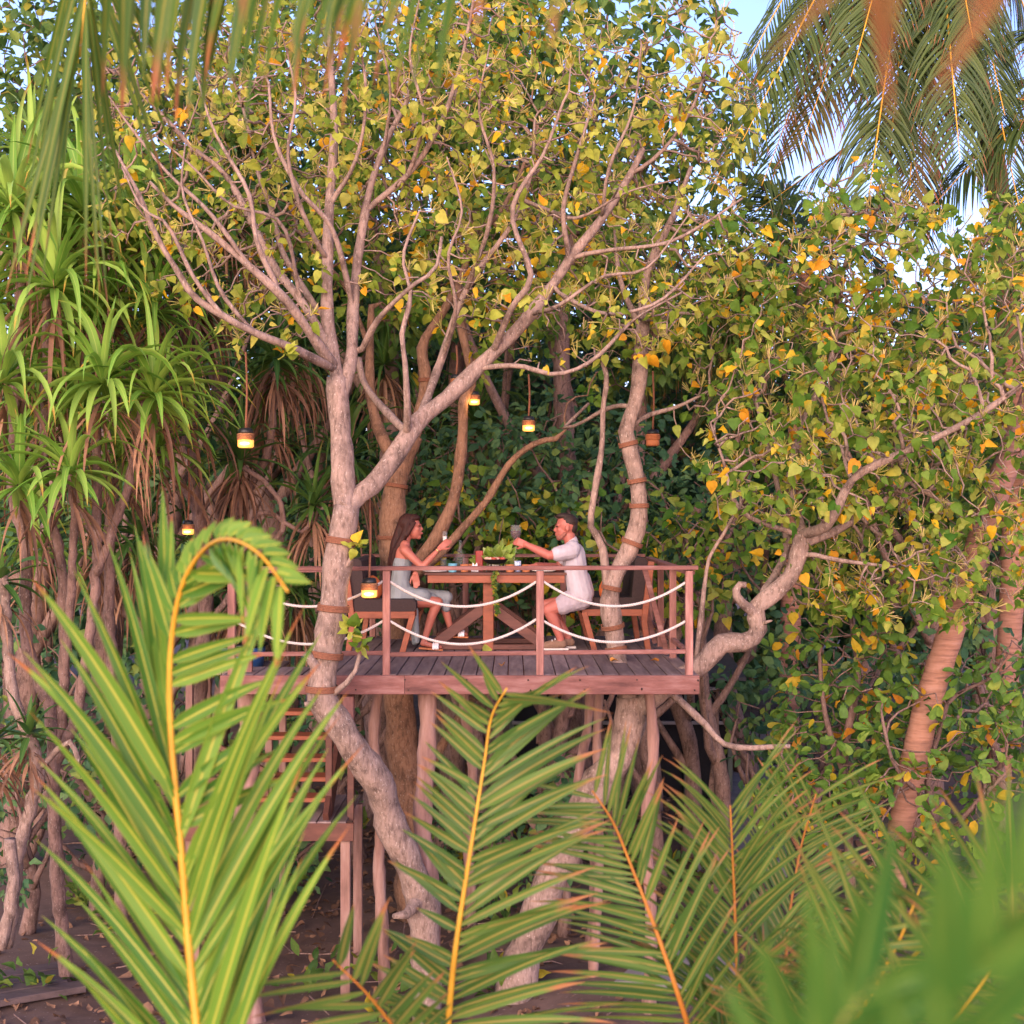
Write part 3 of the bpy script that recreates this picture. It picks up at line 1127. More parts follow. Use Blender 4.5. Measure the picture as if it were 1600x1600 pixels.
o = mb.build('red_stand', REDM); o.location = Vector(b); tag(o, 'dark red upright box beside the black grill dish', 'box')
# grill dish
b = on_table(774, 0, 2.12)
gd = thing('grill_dish', 'round black grill dish of food on a wire stand', 'dish', b)
mb = MB(); mb.lathe(b + (0, 0, .075), [(.05, 0), (.10, .01), (.125, .045), (.130, .048), (.118, .042), (.09, .02), (.002, .018)], 24); mb.build('bowl', BLACK, gd, True)
for k in range(4):
    a = k * math.pi / 2 + .5
    mb = MB(); mb.tube([b + (.10 * math.cos(a), .10 * math.sin(a), 0), b + (.085 * math.cos(a), .085 * math.sin(a), .085)], .006, 6); mb.build('leg', BLACK, gd)
mb = MB(); mb.lathe(b + (0, 0, .012), [(.085, 0), (.09, .008), (.085, .012)], 20); mb.build('stand_ring', BLACK, gd)
FOODA = surf('pale_food', (.75, .55, .42), (.5, .2, .12), 30, .6)
FOODB = surf('red_food', (.45, .08, .05), (.3, .05, .03), 30, .6)
for k in range(11):
    a = k * 2 * math.pi / 11
    rr = .085 if k % 3 else .04
    mb = MB(); mb.ball(b + (rr * math.cos(a), rr * math.sin(a), .125), (.03, .026, .018), 10, ((0, 0, 1), a)); mb.build('food_piece', FOODA if k % 2 else FOODB, gd, True)
# salad plant
b = on_table(775, 0, 2.42)
lt = thing('lettuce_head', 'bright green leafy salad behind the black grill dish', 'salad', b)
mb = MB(); mb.lathe(b, [(.05, 0), (.09, .01), (.11, .06), (.1, .06), (.08, .02), (.002, .018)], 20); mb.build('bowl', WHITE, lt, True)
n = 46
d = rng.standard_normal((n, 3)); d[:, 2] = np.abs(d[:, 2]) + .25; d[:, 0] *= 1.5
d /= np.linalg.norm(d, axis=1)[:, None]
put_leaves(lt, b + (0, 0, .06) + d * (.03, .03, .02), d, np.cross(d, rng.standard_normal((n, 3))) + (0, -.3, .4), .15 + .1 * rng.random(n), 'heart', LETT, 46)
# green runner hanging over the table edge
b = np.array((P(776, 905, TY - .44)[0], TY - .47, TZ))
rn = thing('hanging_vine', 'short strand of round green leaves hanging off the table edge', 'vine', b)
zz = np.linspace(.0, -.40, 30)
pts = np.stack([b[0] + .015 * np.sin(zz * 14) - .01, np.full(30, b[1] - .012), b[2] + .01 + zz], 1)
mb = MB(); mb.tube(pts, .004, 5); mb.build('stem', LETT, rn)
pp = np.repeat(pts, 3, 0)
dd = rng.standard_normal(pp.shape); dd[:, 2] = -.4; dd[:, 1] = -np.abs(dd[:, 1])
dd /= np.linalg.norm(dd, axis=1)[:, None]
put_leaves(rn, pp, dd, rng.standard_normal(pp.shape) * .5 + (0, -1, .3), .028 + .022 * rng.random(len(pp)), 'heart', LEAF_BG2, 90)
CHINA = surf('white_china', (.75, .72, .7), None, 10, .25)
for px, y, lab in ((680, 2.0, 'white plate on the table in front of the woman'), (850, 2.06, 'white plate on the table in front of the man')):
    mb = MB(); mb.lathe((0, 0, 0), [(.07, 0), (.11, .008), (.125, .016), (.12, .018), (.07, .008), (.002, .007)], 26)
    o = mb.build('dinner_plate', CHINA, None, True); o.location = Vector(on_table(px, 0, y)); tag(o, lab, 'plate', 'plates on the table')

# ------------------------------------------------------------------ people
PY = 2.0


def head_solid(mb, c, f, s=1.0, tilt=0.0, fem=False):
    """f = the x direction the face looks to"""
    def q(x, y, z):
        x, z = x * math.cos(tilt) - z * math.sin(tilt), x * math.sin(tilt) + z * math.cos(tilt)
        return np.asarray(c) + np.array((f * x, y, z)) * s
    mb.ball(q(-.012, 0, .022), np.array((.092, .074, .095)) * s, 18)
    mb.ball(q(.028, 0, -.035), np.array((.062, .058, .075)) * s, 16)
    mb.ball(q(.060, 0, -.092), np.array((.026, .030, .022)) * s, 12)
    mb.ball(q(.072, 0, .022), np.array((.022, .052, .012)) * s, 12)
    mb.cone(q(.080, 0, .012), .009 * s, q(.099, 0, -.024), .0105 * s)
    for y in (-.012, .012):
        mb.ball(q(.092, y, -.029), .0075 * s, 8)
    mb.ball(q(.084, 0, -.054), np.array((.014, .024, .007)) * s, 10)
    mb.ball(q(.082, 0, -.066), np.array((.013, .021, .008)) * s, 10)
    for y in (-1, 1):
        mb.ball(q(.055, y * .042, -.020), np.array((.022, .016, .02)) * s, 10)
        mb.ball(q(-.012, y * .076, -.008), np.array((.018, .009, .030)) * s, 10)
    return q


def hand_solid(mb, wrist, d, nrm_, s=1.0, curl=1.0, thumb=1):
    """palm and five bent fingers; d = direction of the palm, nrm_ = direction the palm faces"""
    d, n_ = nrm(d), np.asarray(nrm_, float)
    n_ = nrm(n_ - d * np.dot(d, n_))
    sd_ = np.cross(d, n_) * thumb
    w0 = np.asarray(wrist, float)
    pc = w0 + d * .045 * s
    for k in (-1, 0, 1):
        mb.cone(w0 + sd_ * k * .014 * s, .017 * s, w0 + d * .075 * s + sd_ * k * .024 * s, .0135 * s, 8)
    lens = (.068, .078, .072, .056)
    for k in range(4):
        p = w0 + d * .078 * s + sd_ * (.030 - .020 * k) * s
        ang = (.35 + .08 * k) * curl
        dir_ = d
        for j, fr in enumerate((.45, .32, .23)):
            ca = ang * (1.0 if j == 0 else 1.15)
            a = ca * (j + 1) * .9
            dir_ = d * math.cos(a) + n_ * math.sin(a)
            e = p + dir_ * lens[k] * fr * s
            mb.cone(p, (.0098 - .001 * j) * s, e, (.009 - .001 * j) * s, 7)
            p = e
    p = w0 + d * .022 * s + sd_ * .026 * s
    for j, l in enumerate((.036, .030, .024)):
        dir_ = nrm(d * .75 + sd_ * (.65 - .35 * j) + n_ * (.25 + .3 * j) * curl)
        e = p + dir_ * l * s
        mb.cone(p, (.0125 - .0015 * j) * s, e, (.011 - .0015 * j) * s, 7)
        p = e


def W(px, py, dy=0.0):
    return P(px, py, PY + dy)


# --- woman
wo_ = thing('person', 'seated woman with long dark hair in a grey sleeveless dress raising a glass', 'person', W(640, 1010))
mb = MB()
hq = head_solid(mb, W(643, 824, 0), 1, 1.06, .05)
mb.cone(W(635, 838), .050, W(631, 853), .052)
mb.cone(W(633, 852, -.10), .050, W(633, 852, .10), .050)
mb.cone(W(632, 858, -.135), .050, W(634, 857, .135), .050)                    # shoulders
mb.cone(W(631, 864, -.06), .085, W(627, 900, -.05), .085)
mb.cone(W(631, 864, .06), .085, W(627, 900, .05), .085)
mb.cone(W(627, 903, -.05), .085, W(627, 932, -.07), .105)
mb.cone(W(627, 903, .05), .085, W(627, 932, .07), .105)
for s, kn, an, hip in ((-1, (684, 941), (664, 998), -.09), (1, (693, 931), (704, 981), .05)):
    K, A = W(*kn, s * .055), W(*an, s * .05 + (.0 if s < 0 else .02))
    mb.cone(W(632, 936, hip), .082, W((632 + kn[0]) / 2, (936 + kn[1]) / 2, s * .08), .072)
    mb.cone(W((632 + kn[0]) / 2, (936 + kn[1]) / 2, s * .08), .072, K, .052)
    mid = K * .62 + A * .38
    mb.cone(K, .050, mid + (-.012, 0, 0), .046)
    mb.cone(mid + (-.012, 0, 0), .046, A, .030)
    mb.cone(A, .029, A + (-.02, 0, -.045), .028)
    mb.cone(A + (-.005, 0, -.045), .028, A + (.10, -.005, -.075 if s < 0 else -.055), .026)
    mb.cone(A + (.10, -.005, -.075 if s < 0 else -.055), .028, A + (.155, -.008, -.083 if s < 0 else -.065), .018)
    for j in range(5):
        mb.ball(A + (.165 - .007 * abs(j - 1), -.03 + .013 * j, -.085 if s < 0 else -.067), .009, 6)
SH, EL, WR = W(633, 860, -.155), W(660, 886, -.20), W(687, 857, -.17)
mb.cone(SH, .048, SH * .5 + EL * .5, .040); mb.cone(SH * .5 + EL * .5, .040, EL, .034)
mb.cone(EL, .034, EL * .6 + WR * .4, .034); mb.cone(EL * .6 + WR * .4, .034, WR, .021)
hand_solid(mb, WR, W(700, 846, -.15) - WR, (0.25, 1, .1), .95, .55, -1)
SH2, EL2, WR2 = W(637, 860, .15), W(642, 886, .20), W(649, 898, .06)
mb.cone(SH2, .046, EL2, .035); mb.cone(EL2, .034, WR2, .022)
hand_solid(mb, W(649, 896, -.13), (.12, .05, -1), (0, -1, 0), .95, .5)
mb.cone(WR2, .022, W(649, 896, -.13), .022)
fuse('body', mb, SKIN_W, wo_, .0065, 4, .5)
mb = MB()
for dyy in (-.06, .06):
    mb.cone(W(629, 879, dyy), .093, W(626, 905, dyy), .094)
    mb.cone(W(626, 905, dyy), .094, W(625, 934, dyy * 1.3), .118)
mb.cone(W(638, 872, -.05), .062, W(638, 872, .05), .062)
mb.cone(W(628, 932, .02), .115, W(668, 934, .055), .092); mb.cone(W(668, 934, .055), .092, W(697, 933, .06), .066)
mb.cone(W(628, 930, -.08), .100, W(662, 932, -.09), .074)
mb.cone(W(690, 934, .05), .066, W(697, 949, .04), .050); mb.cone(W(672, 935, -.04), .06, W(684, 943, -.045), .052)
mb.cone(W(648, 948, -.02), .035, W(652, 1002, .02), .028); mb.cone(W(644, 946, .12), .035, W(648, 1004, .12), .03); mb.cone(W(652, 1002, .02), .028, W(648, 1004, .12), .03)
mb.cone(W(636, 872, -.085), .012, W(637, 851, -.05), .010); mb.cone(W(637, 872, .085), .012, W(637, 851, .05), .010)
fuse('dress', mb, DRESS, wo_, .008, 3, .4)
mb = MB()
mb.ball(hq(-.032, 0, .045), (.098, .094, .092), 18)
mb.ball(hq(.012, 0, .085), (.080, .076, .042), 16)
for y in (-1, 1):
    mb.cone(hq(-.03, y * .066, .02), .034, hq(-.075, y * .06, -.09), .034)
    mb.cone(hq(-.075, y * .06, -.09), .036, W(617, 866, y * .06), .040)
    mb.cone(W(617, 866, y * .06), .040, W(613, 893, y * .05), .018)
    mb.cone(hq(.035, y * .07, .04), .016, hq(-.045, y * .074, -.07), .026)
mb.cone(hq(-.08, 0, .02), .06, W(619, 850), .058)
mb.cone(W(619, 850), .058, W(613, 880), .048); mb.cone(W(613, 880), .048, W(610, 904), .020)
for k in range(7):
    y = -.09 + .03 * k
    mb.cone(W(617 + 2 * (k % 2), 858, y), .018, W(610 + 3 * (k % 3), 893 + 5 * (k % 2), y * .8), .009)
fuse('hair', mb, HAIR_W, wo_, .007, 3, .5)
for y in (-1, 1):
    mb = MB(); mb.ball(hq(.080, y * .033, .008), (.010, .014, .007), 8); mb.build('eye', EYE, wo_, True)
    mb = MB(); mb.cone(hq(.089, y * .018, .030), .004, hq(.080, y * .048, .030), .003, 6); mb.build('eyebrow', HAIR_W, wo_, True)
mb = MB(); mb.ball(hq(.093, 0, -.058), (.010, .022, .009), 8); mb.build('lips', LIP, wo_, True)
for s, an in ((-1, (664, 998)), (1, (704, 981))):
    A = W(*an, s * .05 + (.0 if s < 0 else .02))
    dz = 0 if s < 0 else .018
    mb = MB(); mb.beam(A + (-.055, -.004, -.088 + dz * .2), A + (.175, -.008, -.108 + dz), .085, .016, c=.006); mb.build('sandal_sole', TERRA, wo_)
    mb = MB()
    a = np.linspace(0, math.pi, 9)
    for xo in (.085, .105, .125):
        c = A + (xo, -.006, -.098 + dz)
        mb.tube([c + (0, .050 * math.cos(t), .052 * math.sin(t)) for t in a], .0125, 6)
    mb.build('sandal_strap', WHITE, wo_, True)
mb = MB(); dW = nrm(WR - EL); u = nrm(np.cross(dW, (0, 1, 0))); v = np.cross(dW, u)
mb.tube([WR - dW * .03 + .027 * (math.cos(t) * u + math.sin(t) * v) for t in np.linspace(0, 2 * math.pi, 17)], .006, 6)
mb.build('bracelet', surf('gold', (.8, .55, .25), None, 10, .3, metal=1), wo_, True)

# --- man
man = thing('person', 'seated man in white short sleeved shirt holding out a wine glass', 'person', W(880, 1012))
mb = MB()
hm = head_solid(mb, W(884, 824), -1, 1.12, -.03)
mb.cone(W(889, 836), .060, W(893, 852), .065)
mb.cone(W(895, 856, -.16), .058, W(895, 856, .16), .058)
for dyy in (-.08, .08):
    mb.cone(W(896, 868, dyy), .108, W(902, 905, dyy), .098)
    mb.cone(W(902, 905, dyy), .098, W(908, 932, dyy), .115)
for s, kn, an in ((-1, (857, 953), (876, 998)), (1, (853, 946), (888, 995))):
    K, A = W(*kn, s * .10), W(*an, s * .085)
    mb.cone(W(904, 937, s * .09), .095, W(882, 943, s * .10), .085); mb.cone(W(882, 943, s * .10), .085, K, .062)
    mid = K * .65 + A * .35
    mb.cone(K, .060, mid + (.012, 0, 0), .057); mb.cone(mid + (.012, 0, 0), .057, A, .036); mb.cone(A, .036, A + (-.01, 0, -.05), .036)
SHm, ELm, WRm = W(892, 862, -.20), W(858, 868, -.24), W(822, 851, -.16)
mb.cone(SHm, .058, ELm, .045); mb.cone(ELm, .043, ELm * .65 + WRm * .35, .044); mb.cone(ELm * .65 + WRm * .35, .044, WRm, .029)
hand_solid(mb, WRm, W(805, 845, -.13) - WRm, (-.3, 1, .1), 1.1, 1.15, 1)
SH3, EL3, WR3 = W(893, 862, .19), W(872, 886, .20), W(838, 883, .03)
mb.cone(SH3, .056, EL3, .044); mb.cone(EL3, .042, WR3, .028)
hand_solid(mb, WR3, (-1, -.25, -.10), (0, 0, -1), 1.05, .35, -1)
fuse('body', mb, SKIN_M, man, .0065, 4, .5)
mb = MB()
for dyy in (-.085, .085):
    mb.cone(W(896, 866, dyy), .118, W(901, 900, dyy), .112)
    mb.cone(W(901, 900, dyy), .112, W(907, 928, dyy), .126)
mb.cone(W(895, 857, -.165), .078, W(895, 857, .165), .078)
mb.cone(W(893, 851), .070, W(893, 846), .066)
mb.cone(SHm + (0, .02, .004), .084, SHm * .40 + ELm * .60, .074)
mb.cone(SH3 + (0, -.02, .004), .082, SH3 * .45 + EL3 * .55, .068)
mb.cone(W(909, 905, 0), .09, W(913, 926, 0), .10)
fuse('shirt', mb, SHIRT, man, .008, 2, .4)
for k in range(4):
    mb = MB(); mb.ball(W(877.5 + 1.3 * k, 862 + 12 * k, -.03), .006, 6); mb.build('button', WHITE, man, True)
mb = MB()
for s in (-1, 1):
    mb.cone(W(907, 934, s * .085), .122, W(886, 941, s * .10), .104); mb.cone(W(886, 941, s * .10), .104, W(880, 945, s * .10), .098)
fuse('shorts', mb, SHORTS, man, .008, 2, .4)
mb = MB()
mb.ball(hm(-.026, 0, .045), (.092, .0835, .085), 18)
mb.ball(hm(.012, 0, .098), (.085, .066, .034), 14)
mb.ball(hm(-.06, 0, -.005), (.05, .07, .06), 14)
fuse('hair', mb, HAIR_M, man, .006, 2, .5)
mb = MB()
mb.ball(hm(.058, 0, -.082), (.034, .047, .032), 12); mb.cone(hm(.012, -.052, -.055), .019, hm(.05, -.03, -.088), .022); mb.cone(hm(.012, .052, -.055), .019, hm(.05, .03, -.088), .022)
mb.ball(hm(.083, 0, -.046), (.014, .026, .007), 10)
fuse('stubble', mb, STUBBLE, man, .006, 2, .5)
for y in (-1, 1):
    mb = MB(); mb.ball(hm(.080, y * .033, .008), (.010, .014, .007), 8); mb.build('eye', EYE, man, True)
    mb = MB(); mb.cone(hm(.091, y * .018, .030), .006, hm(.082, y * .050, .030), .004, 6); mb.build('eyebrow', HAIR_M, man, True)
SOLE = surf('white_rubber', (.65, .58, .52), None, 10, .6)
for s, an in ((-1, (876, 998)), (1, (888, 995))):
    A = W(*an, s * .085)
    z0 = .022
    mb = MB()
    hl, to = np.array((A[0] + .02, A[1], z0 + .04)), np.array((A[0] - .19, A[1] - .02, z0 + .02))
    mb.cone(hl, .045, (hl + to) / 2 + (0, 0, .005), .045); mb.cone((hl + to) / 2 + (0, 0, .005), .045, to, .036); mb.cone(hl, .044, A + (0, 0, -.045), .044)
    fuse('shoe', mb, SHOE, man, .007, 3, .5)
    mb = MB(); mb.beam((hl[0] + .05, A[1], z0 - .008), (to[0] - .03, A[1] - .02, z0 - .008), .098, .024, c=.010); mb.build('shoe_sole', SOLE, man)
    for k in range(3):
        c = A + (-.055 - .028 * k, -.004, 0); c[2] = z0 + .092 - .016 * k
        mb = MB(); mb.tube([c + (0, -.03, -.006), c + (0, 0, .004), c + (0, .03, -.006)], .0055, 5); mb.build('shoelace', WHITE, man)

# --- glasses held in the hands
wg = thing('wine_glass', 'large glass of red wine held out by the man', 'glass', W(806, 860, -.13))
b = W(806, 863, -.10)
zs = 1 / 161
mb = MB(); mb.lathe(b, [(.036, 0), (.006, .006), (.005, .10), (.012, .112), (.046, .150), (.054, .185), (.049, .265), (.047, .265), (.0525, .185), (.043, .152), (.008, .116), (.002, .115)], 20); mb.build('bowl', GLASS, wg, True)
mb = MB(); mb.lathe(b + (0, 0, .117), [(.004, 0), (.039, .034), (.0500, .066), (.0495, .092), (.002, .0925)], 18); mb.build('wine', WINE, wg, True)
fg = thing('champagne_glass', 'slim clear glass raised by the woman', 'glass', W(694, 870, -.13))
b = W(695, 869, -.09)
mb = MB(); mb.lathe(b, [(.034, 0), (.005, .006), (.004, .10), (.010, .115), (.024, .15), (.026, .22), (.023, .24), (.022, .24), (.023, .16), (.006, .12), (.002, .119)], 18); mb.build('bowl', GLASS, fg, True)
mb = MB(); mb.lathe(b + (0, 0, .122), [(.004, 0), (.019, .035), (.021, .07), (.002, .0705)], 16); mb.build('drink', surf('pale_drink', (.72, .66, .62), None, 5, .2), fg, True)

# ------------------------------------------------------------------ lanterns
AMBER = glow_mat('amber_lit_glass', (1, .40, .07), .40, (.5, .28, .08))
CORE = glow_mat('lamp_flame', (1, .58, .16), 1.5)
WICK = surf('woven_sleeve', (.40, .20, .08), (.25, .11, .05), 90, .8, .5)


def lantern(px, py, y, wpx, rope_py, label, lit=True, rope_px=None):
    s = (y + CAMD) / FPX
    r = wpx * s / 2
    h = r * 2.5
    b = P(px, py, y) - (0, 0, h / 2)
    t = thing('hanging_lantern', label, 'lantern', b, 'jar lanterns hung in the trees')
    mb = MB(); mb.lathe(b, [(r * .8, 0), (r, h * .06), (r, h * .38)], 18); mb.build('glass_jar', AMBER if lit else TERRA, t, True)
    mb = MB(); mb.lathe(b + (0, 0, h * .38), [(r * 1.02, 0), (r * 1.05, h * .02), (r * 1.05, h * .32), (r * .9, h * .34)], 18); mb.build('woven_sleeve', WICK if lit else TERRA, t, True)
    for k in range(4):
        mb = MB(); zz = b[2] + h * (.42 + .075 * k)
        mb.tube([(b[0] + r * 1.06 * math.cos(a), b[1] + r * 1.06 * math.sin(a), zz) for a in np.linspace(0, 2 * math.pi, 19)], h * .03, 5); mb.build('sleeve_cord', JUTE if lit else TERRA, t, True)
    mb = MB(); mb.lathe(b + (0, 0, h * .72), [(r * .9, 0), (r * .95, h * .05), (r * .8, h * .25), (r * .3, h * .28)], 16); mb.build('black_cap', BLACK, t, True)
    top = P(rope_px or px, rope_py, y)
    mb = MB(); mb.tube(spline([b + (0, 0, h), (b + (0, 0, h)) * .5 + top * .5 + (.01, 0, 0), top], .05), max(.010, r * .13), 6); mb.build('hanging_rope', JUTE, t, True)
    if lit:
        mb = MB(); mb.ball(b + (0, -r * .25, h * .2), (r * .86, r * .86, h * .17), 10); mb.build('light_bulb', CORE, t, True)
        ld = bpy.data.lights.new('lantern_light', 'POINT')
        ld.energy = 1.2 * (r / .07) ** 2; ld.color = (1, .55, .2); ld.shadow_soft_size = r
        lo = bpy.data.objects.new('lantern_light', ld); COL.objects.link(lo)
        lo.location = Vector(b + (0, -r * 1.5, h * .1)); lo.parent = t; lo.matrix_parent_inverse = Matrix.Translation(-base_of(t))


lantern(384, 684, .5, 25, 550, 'lit jar lantern hanging on a long rope left of the main trunk')
lantern(294, 824, 2.0, 18, 700, 'small lit jar lantern among the pandanus leaves on the left')
lantern(577, 918, -.12, 25, 770, 'lit jar lantern with black cap hanging on a rope in front of the railing')
lantern(713, 597, 1.9, 19, 540, 'lit jar lantern behind the forked limb of the front tree')
lantern(741, 622, 3.0, 17, 560, 'lit jar lantern half hidden under a limb, above the table')
lantern(826, 662, 2.2, 19, 585, 'lit jar lantern hanging alone above the middle of the table')
lantern(1020, 684, 1.8, 21, 580, 'unlit terracotta coloured jar lantern beside the banded trunk', False)


# ------------------------------------------------------------------ main tree in front of the deck
def main_tree():
    T = Tree()
    Y0 = -.35
    T.limb([(672, 1640, .3), (662, 1440, .15), (648, 1370, .05), (612, 1290, -.05), (592, 1225, -.15), (545, 1160, -.3), (506, 1098, Y0), (504, 1050, Y0), (518, 980, Y0), (524, 900, Y0), (534, 840, Y0), (541, 790, Y0)], .145, .118, .09)
    ntr = len(T.pos)
    T.limb([(541, 790, Y0), (535, 720, -.35), (531, 650, -.3), (528, 590, -.3)], .105, .088, .09)
    T.limb([(545, 785, Y0), (578, 762, -.3), (610, 722, -.2), (648, 665, -.1), (700, 620, 0), (760, 562, .1), (830, 490, .1), (890, 405, .1), (940, 342, .1), (985, 272, .1), (1003, 235, .1)], .095, .028)
    T.limb([(528, 592, -.3), (518, 545, -.25), (511, 490, -.2), (512, 410, -.2), (514, 320, -.1), (522, 210, 0), (517, 100, 0), (512, -40, .1)], .062, .02)
    T.limb([(533, 620, -.3), (548, 560, -.2), (552, 480, 0), (560, 400, .1), (575, 310, .2), (600, 230, .3), (640, 150, .3)], .062, .02)
    T.limb([(522, 575, -.3), (492, 530, -.5), (446, 468, -.7), (385, 412, -.8), (325, 362, -.8), (272, 322, -.8), (235, 285, -.8)], .052, .015)
    T.limb([(524, 580, -.3), (460, 545, -.7), (402, 522, -.9), (345, 492, -1.0), (302, 462, -1.0), (278, 425, -1), (248, 375, -1), (215, 300, -1), (180, 235, -.9)], .045, .012)
    T.limb([(518, 545, -.25), (470, 470, -.2), (430, 420, -.1), (395, 350, 0), (350, 270, .1), (300, 230, .1), (235, 160, .1), (180, 110, .1)], .045, .014)
    T.limb([(505, 500, -.2), (468, 440, .1), (440, 390, .3), (425, 330, .4), (400, 260, .5), (380, 170, .5), (350, 90, .5)], .034, .012)
    T.limb([(552, 480, 0), (520, 360, -.3), (470, 300, -.4), (430, 220, -.4), (420, 130, -.3)], .03, .012)
    T.limb([(560, 560, -.1), (590, 500, -.4), (640, 450, -.6), (680, 420, -.6), (690, 370, -.6)], .032, .012)
    T.limb([(570, 330, .2), (640, 270, .1), (690, 190, 0), (720, 100, 0), (740, 0, 0)], .032, .012)
    T.limb([(636, 690, -.1), (636, 640, -.3), (632, 560, -.4), (628, 520, -.4), (642, 460, -.4), (630, 400, -.35), (655, 330, -.3)], .036, .009)
    T.limb([(640, 680, -.1), (600, 640, .3), (570, 600, .6), (560, 560, .7)], .04, .03)
    T.limb([(655, 660, -.1), (690, 560, .3), (730, 450, .4), (800, 350, .4), (830, 270, .4), (835, 190, .4)], .045, .014)
    T.limb([(770, 552, .1), (800, 480, -.2), (830, 430, -.3), (800, 330, -.4), (850, 240, -.5), (880, 160, -.5)], .034, .012)
    T.limb([(890, 405, .1), (880, 330, -.1), (900, 250, -.2), (930, 150, -.2)], .028, .01)
    T.limb([(895, 400, .1), (960, 390, -.1), (1040, 380, -.2), (1100, 350, -.2), (1160, 310, -.2)], .022, .01)
    T.limb([(745, 575, .1), (810, 572, -.1), (870, 585, -.2), (930, 560, -.2), (990, 500, -.2), (1060, 460, -.2)], .026, .01)
    T.limb([(860, 450, .1), (940, 490, -.3), (1010, 480, -.4), (1050, 455, -.4), (1100, 400, -.4)], .022, .01)
    T.limb([(985, 275, .1), (1040, 230, 0), (1090, 150, 0), (1110, 60, 0)], .02, .01)
    for pts, r0 in (([(440, 462, -.7), (402, 380, -.8), (388, 300, -.8), (335, 205, -.7), (305, 110, -.6)], .026), ([(388, 415, -.8), (330, 335, -.9), (262, 270, -.9), (205, 200, -.9), (170, 150, -.8)], .022),
                    ([(512, 410, -.2), (472, 330, -.5), (450, 240, -.6), (462, 150, -.6), (440, 50, -.5)], .024), ([(515, 320, -.1), (556, 250, -.3), (572, 150, -.4), (558, 40, -.3)], .022),
                    ([(728, 452, .4), (762, 360, 0), (772, 265, -.2), (748, 170, -.3), (765, 70, -.3)], .026), ([(940, 342, .1), (952, 262, -.2), (990, 170, -.3), (1002, 70, -.3)], .020),
                    ([(640, 272, .1), (662, 180, -.2), (640, 90, -.3), (655, 0, -.3)], .020), ([(830, 490, .1), (872, 478, -.3), (942, 432, -.4), (1012, 418, -.4), (1080, 330, -.4)], .022),
                    ([(345, 492, -1), (300, 430, -1.1), (262, 352, -1.1), (222, 325, -1.1), (190, 260, -1)], .022), ([(692, 560, .3), (712, 482, -.1), (700, 402, -.3), (722, 330, -.4), (698, 245, -.4)], .022),
                    ([(400, 525, -.9), (345, 455, -1), (318, 380, -1.1), (285, 300, -1.1), (290, 220, -1)], .02), ([(600, 235, .3), (610, 140, 0), (590, 50, -.1)], .018),
                    ([(860, 330, .3), (905, 340, -.2), (980, 300, -.3), (1060, 280, -.3)], .018), ([(470, 470, -.2), (440, 350, -.5), (360, 320, -.6), (300, 260, -.7), (240, 210, -.7)], .02)):
        T.limb(pts, r0, .007)
    # cut stubs and the two leafy shoots low on the trunk
    T.limb([(505, 1050, Y0), (486, 1036, Y0 - .1), (478, 1020, Y0 - .1)], .055, .035)
    T.limb([(510, 1100, Y0), (490, 1098, Y0 - .1), (476, 1100, Y0 - .12)], .03, .022)
    T.limb([(508, 1090, Y0), (540, 1068, Y0 - .1), (557, 1045, Y0 - .12), (562, 1022, Y0 - .12)], .032, .02)
    T.limb([(530, 895, Y0), (546, 880, Y0 - .08), (553, 862, Y0 - .1)], .026, .016)
    T.limb([(655, 1400, .05), (640, 1425, -.1), (615, 1432, -.2)], .08, .02)
    at = cloud([(320, 310, 190, 220, -1.0, 1.5, 170), (300, 120, 170, 160, -.4, 1.8, 130), (540, 190, 280, 210, -.7, 2.3, 400), (830, 240, 260, 230, -.7, 2.2, 360), (560, -90, 520, 150, -.3, 2.4, 220),
                (1030, 190, 170, 210, -.5, 1.9, 230), (900, 500, 210, 75, -.6, 1.2, 100), (430, 500, 100, 55, -.8, .5, 40), (680, 430, 110, 90, -.6, .7, 60), (1060, 410, 100, 90, -.4, 1, 80)], 1.7)
    T.grow(at, step=.095, di=1.2, dk=.14, iters=80, up=.10, jit=.42, rgrow=.05)
    T.finish()
    base = (P(672, 1560, .3)[0], .3, GZ)
    root = thing('main_tree', 'tall pinkish barked tree with yellow green crown growing in front of the railing', 'tree', base)
    mb = MB(); T.wood(mb); mb.build('trunk', BARK, root, True)
    A = np.array(T.pos[:ntr])
    for px, py in ((535, 842), (520, 942), (512, 1020), (506, 1075)):
        q = P(px, py, Y0)
        i = int(np.argmin(np.linalg.norm(A - q, axis=1)))
        rope_band(root, A, i, T.rad[i])
    tp, td = T.tips(.0095, .17)
    keep = rng.random(len(tp)) < .92
    tp, td = tp[keep], td[keep]
    print('main tips', len(tp), len(T.pos))
    pos, ax, no, sz = leaves_at(tp, td, 3, .042, .118, .09)
    for (px, py, yy) in ((562, 1010, Y0 - .14), (548, 985, Y0 - .16), (555, 855, Y0 - .12), (445, 555, -.8), (500, 420, -.4)):
        q = P(px, py, yy)
        n = 9
        d = rng.standard_normal((n, 3)); d /= np.linalg.norm(d, axis=1)[:, None]; d[:, 2] += .4
        pos = np.vstack([pos, q + d * .03]); ax = np.vstack([ax, d]); no = np.vstack([no, rng.standard_normal((n, 3)) * .4 + (0, -.6, .8)]); sz = np.concatenate([sz, .075 + .03 * rng.random(n)])
    put_leaves(root, pos, ax, no, sz, 'heart', LEAF_A)
    sel = rng.random(len(tp)) < .5
    vs, fs = [], []
    panicle(vs, fs, tp[sel], td[sel])
    link('flower_stalk', quad_mesh('flower_stalk', np.concatenate(vs), np.concatenate(fs), PANI), root, 'stuff')


main_tree()


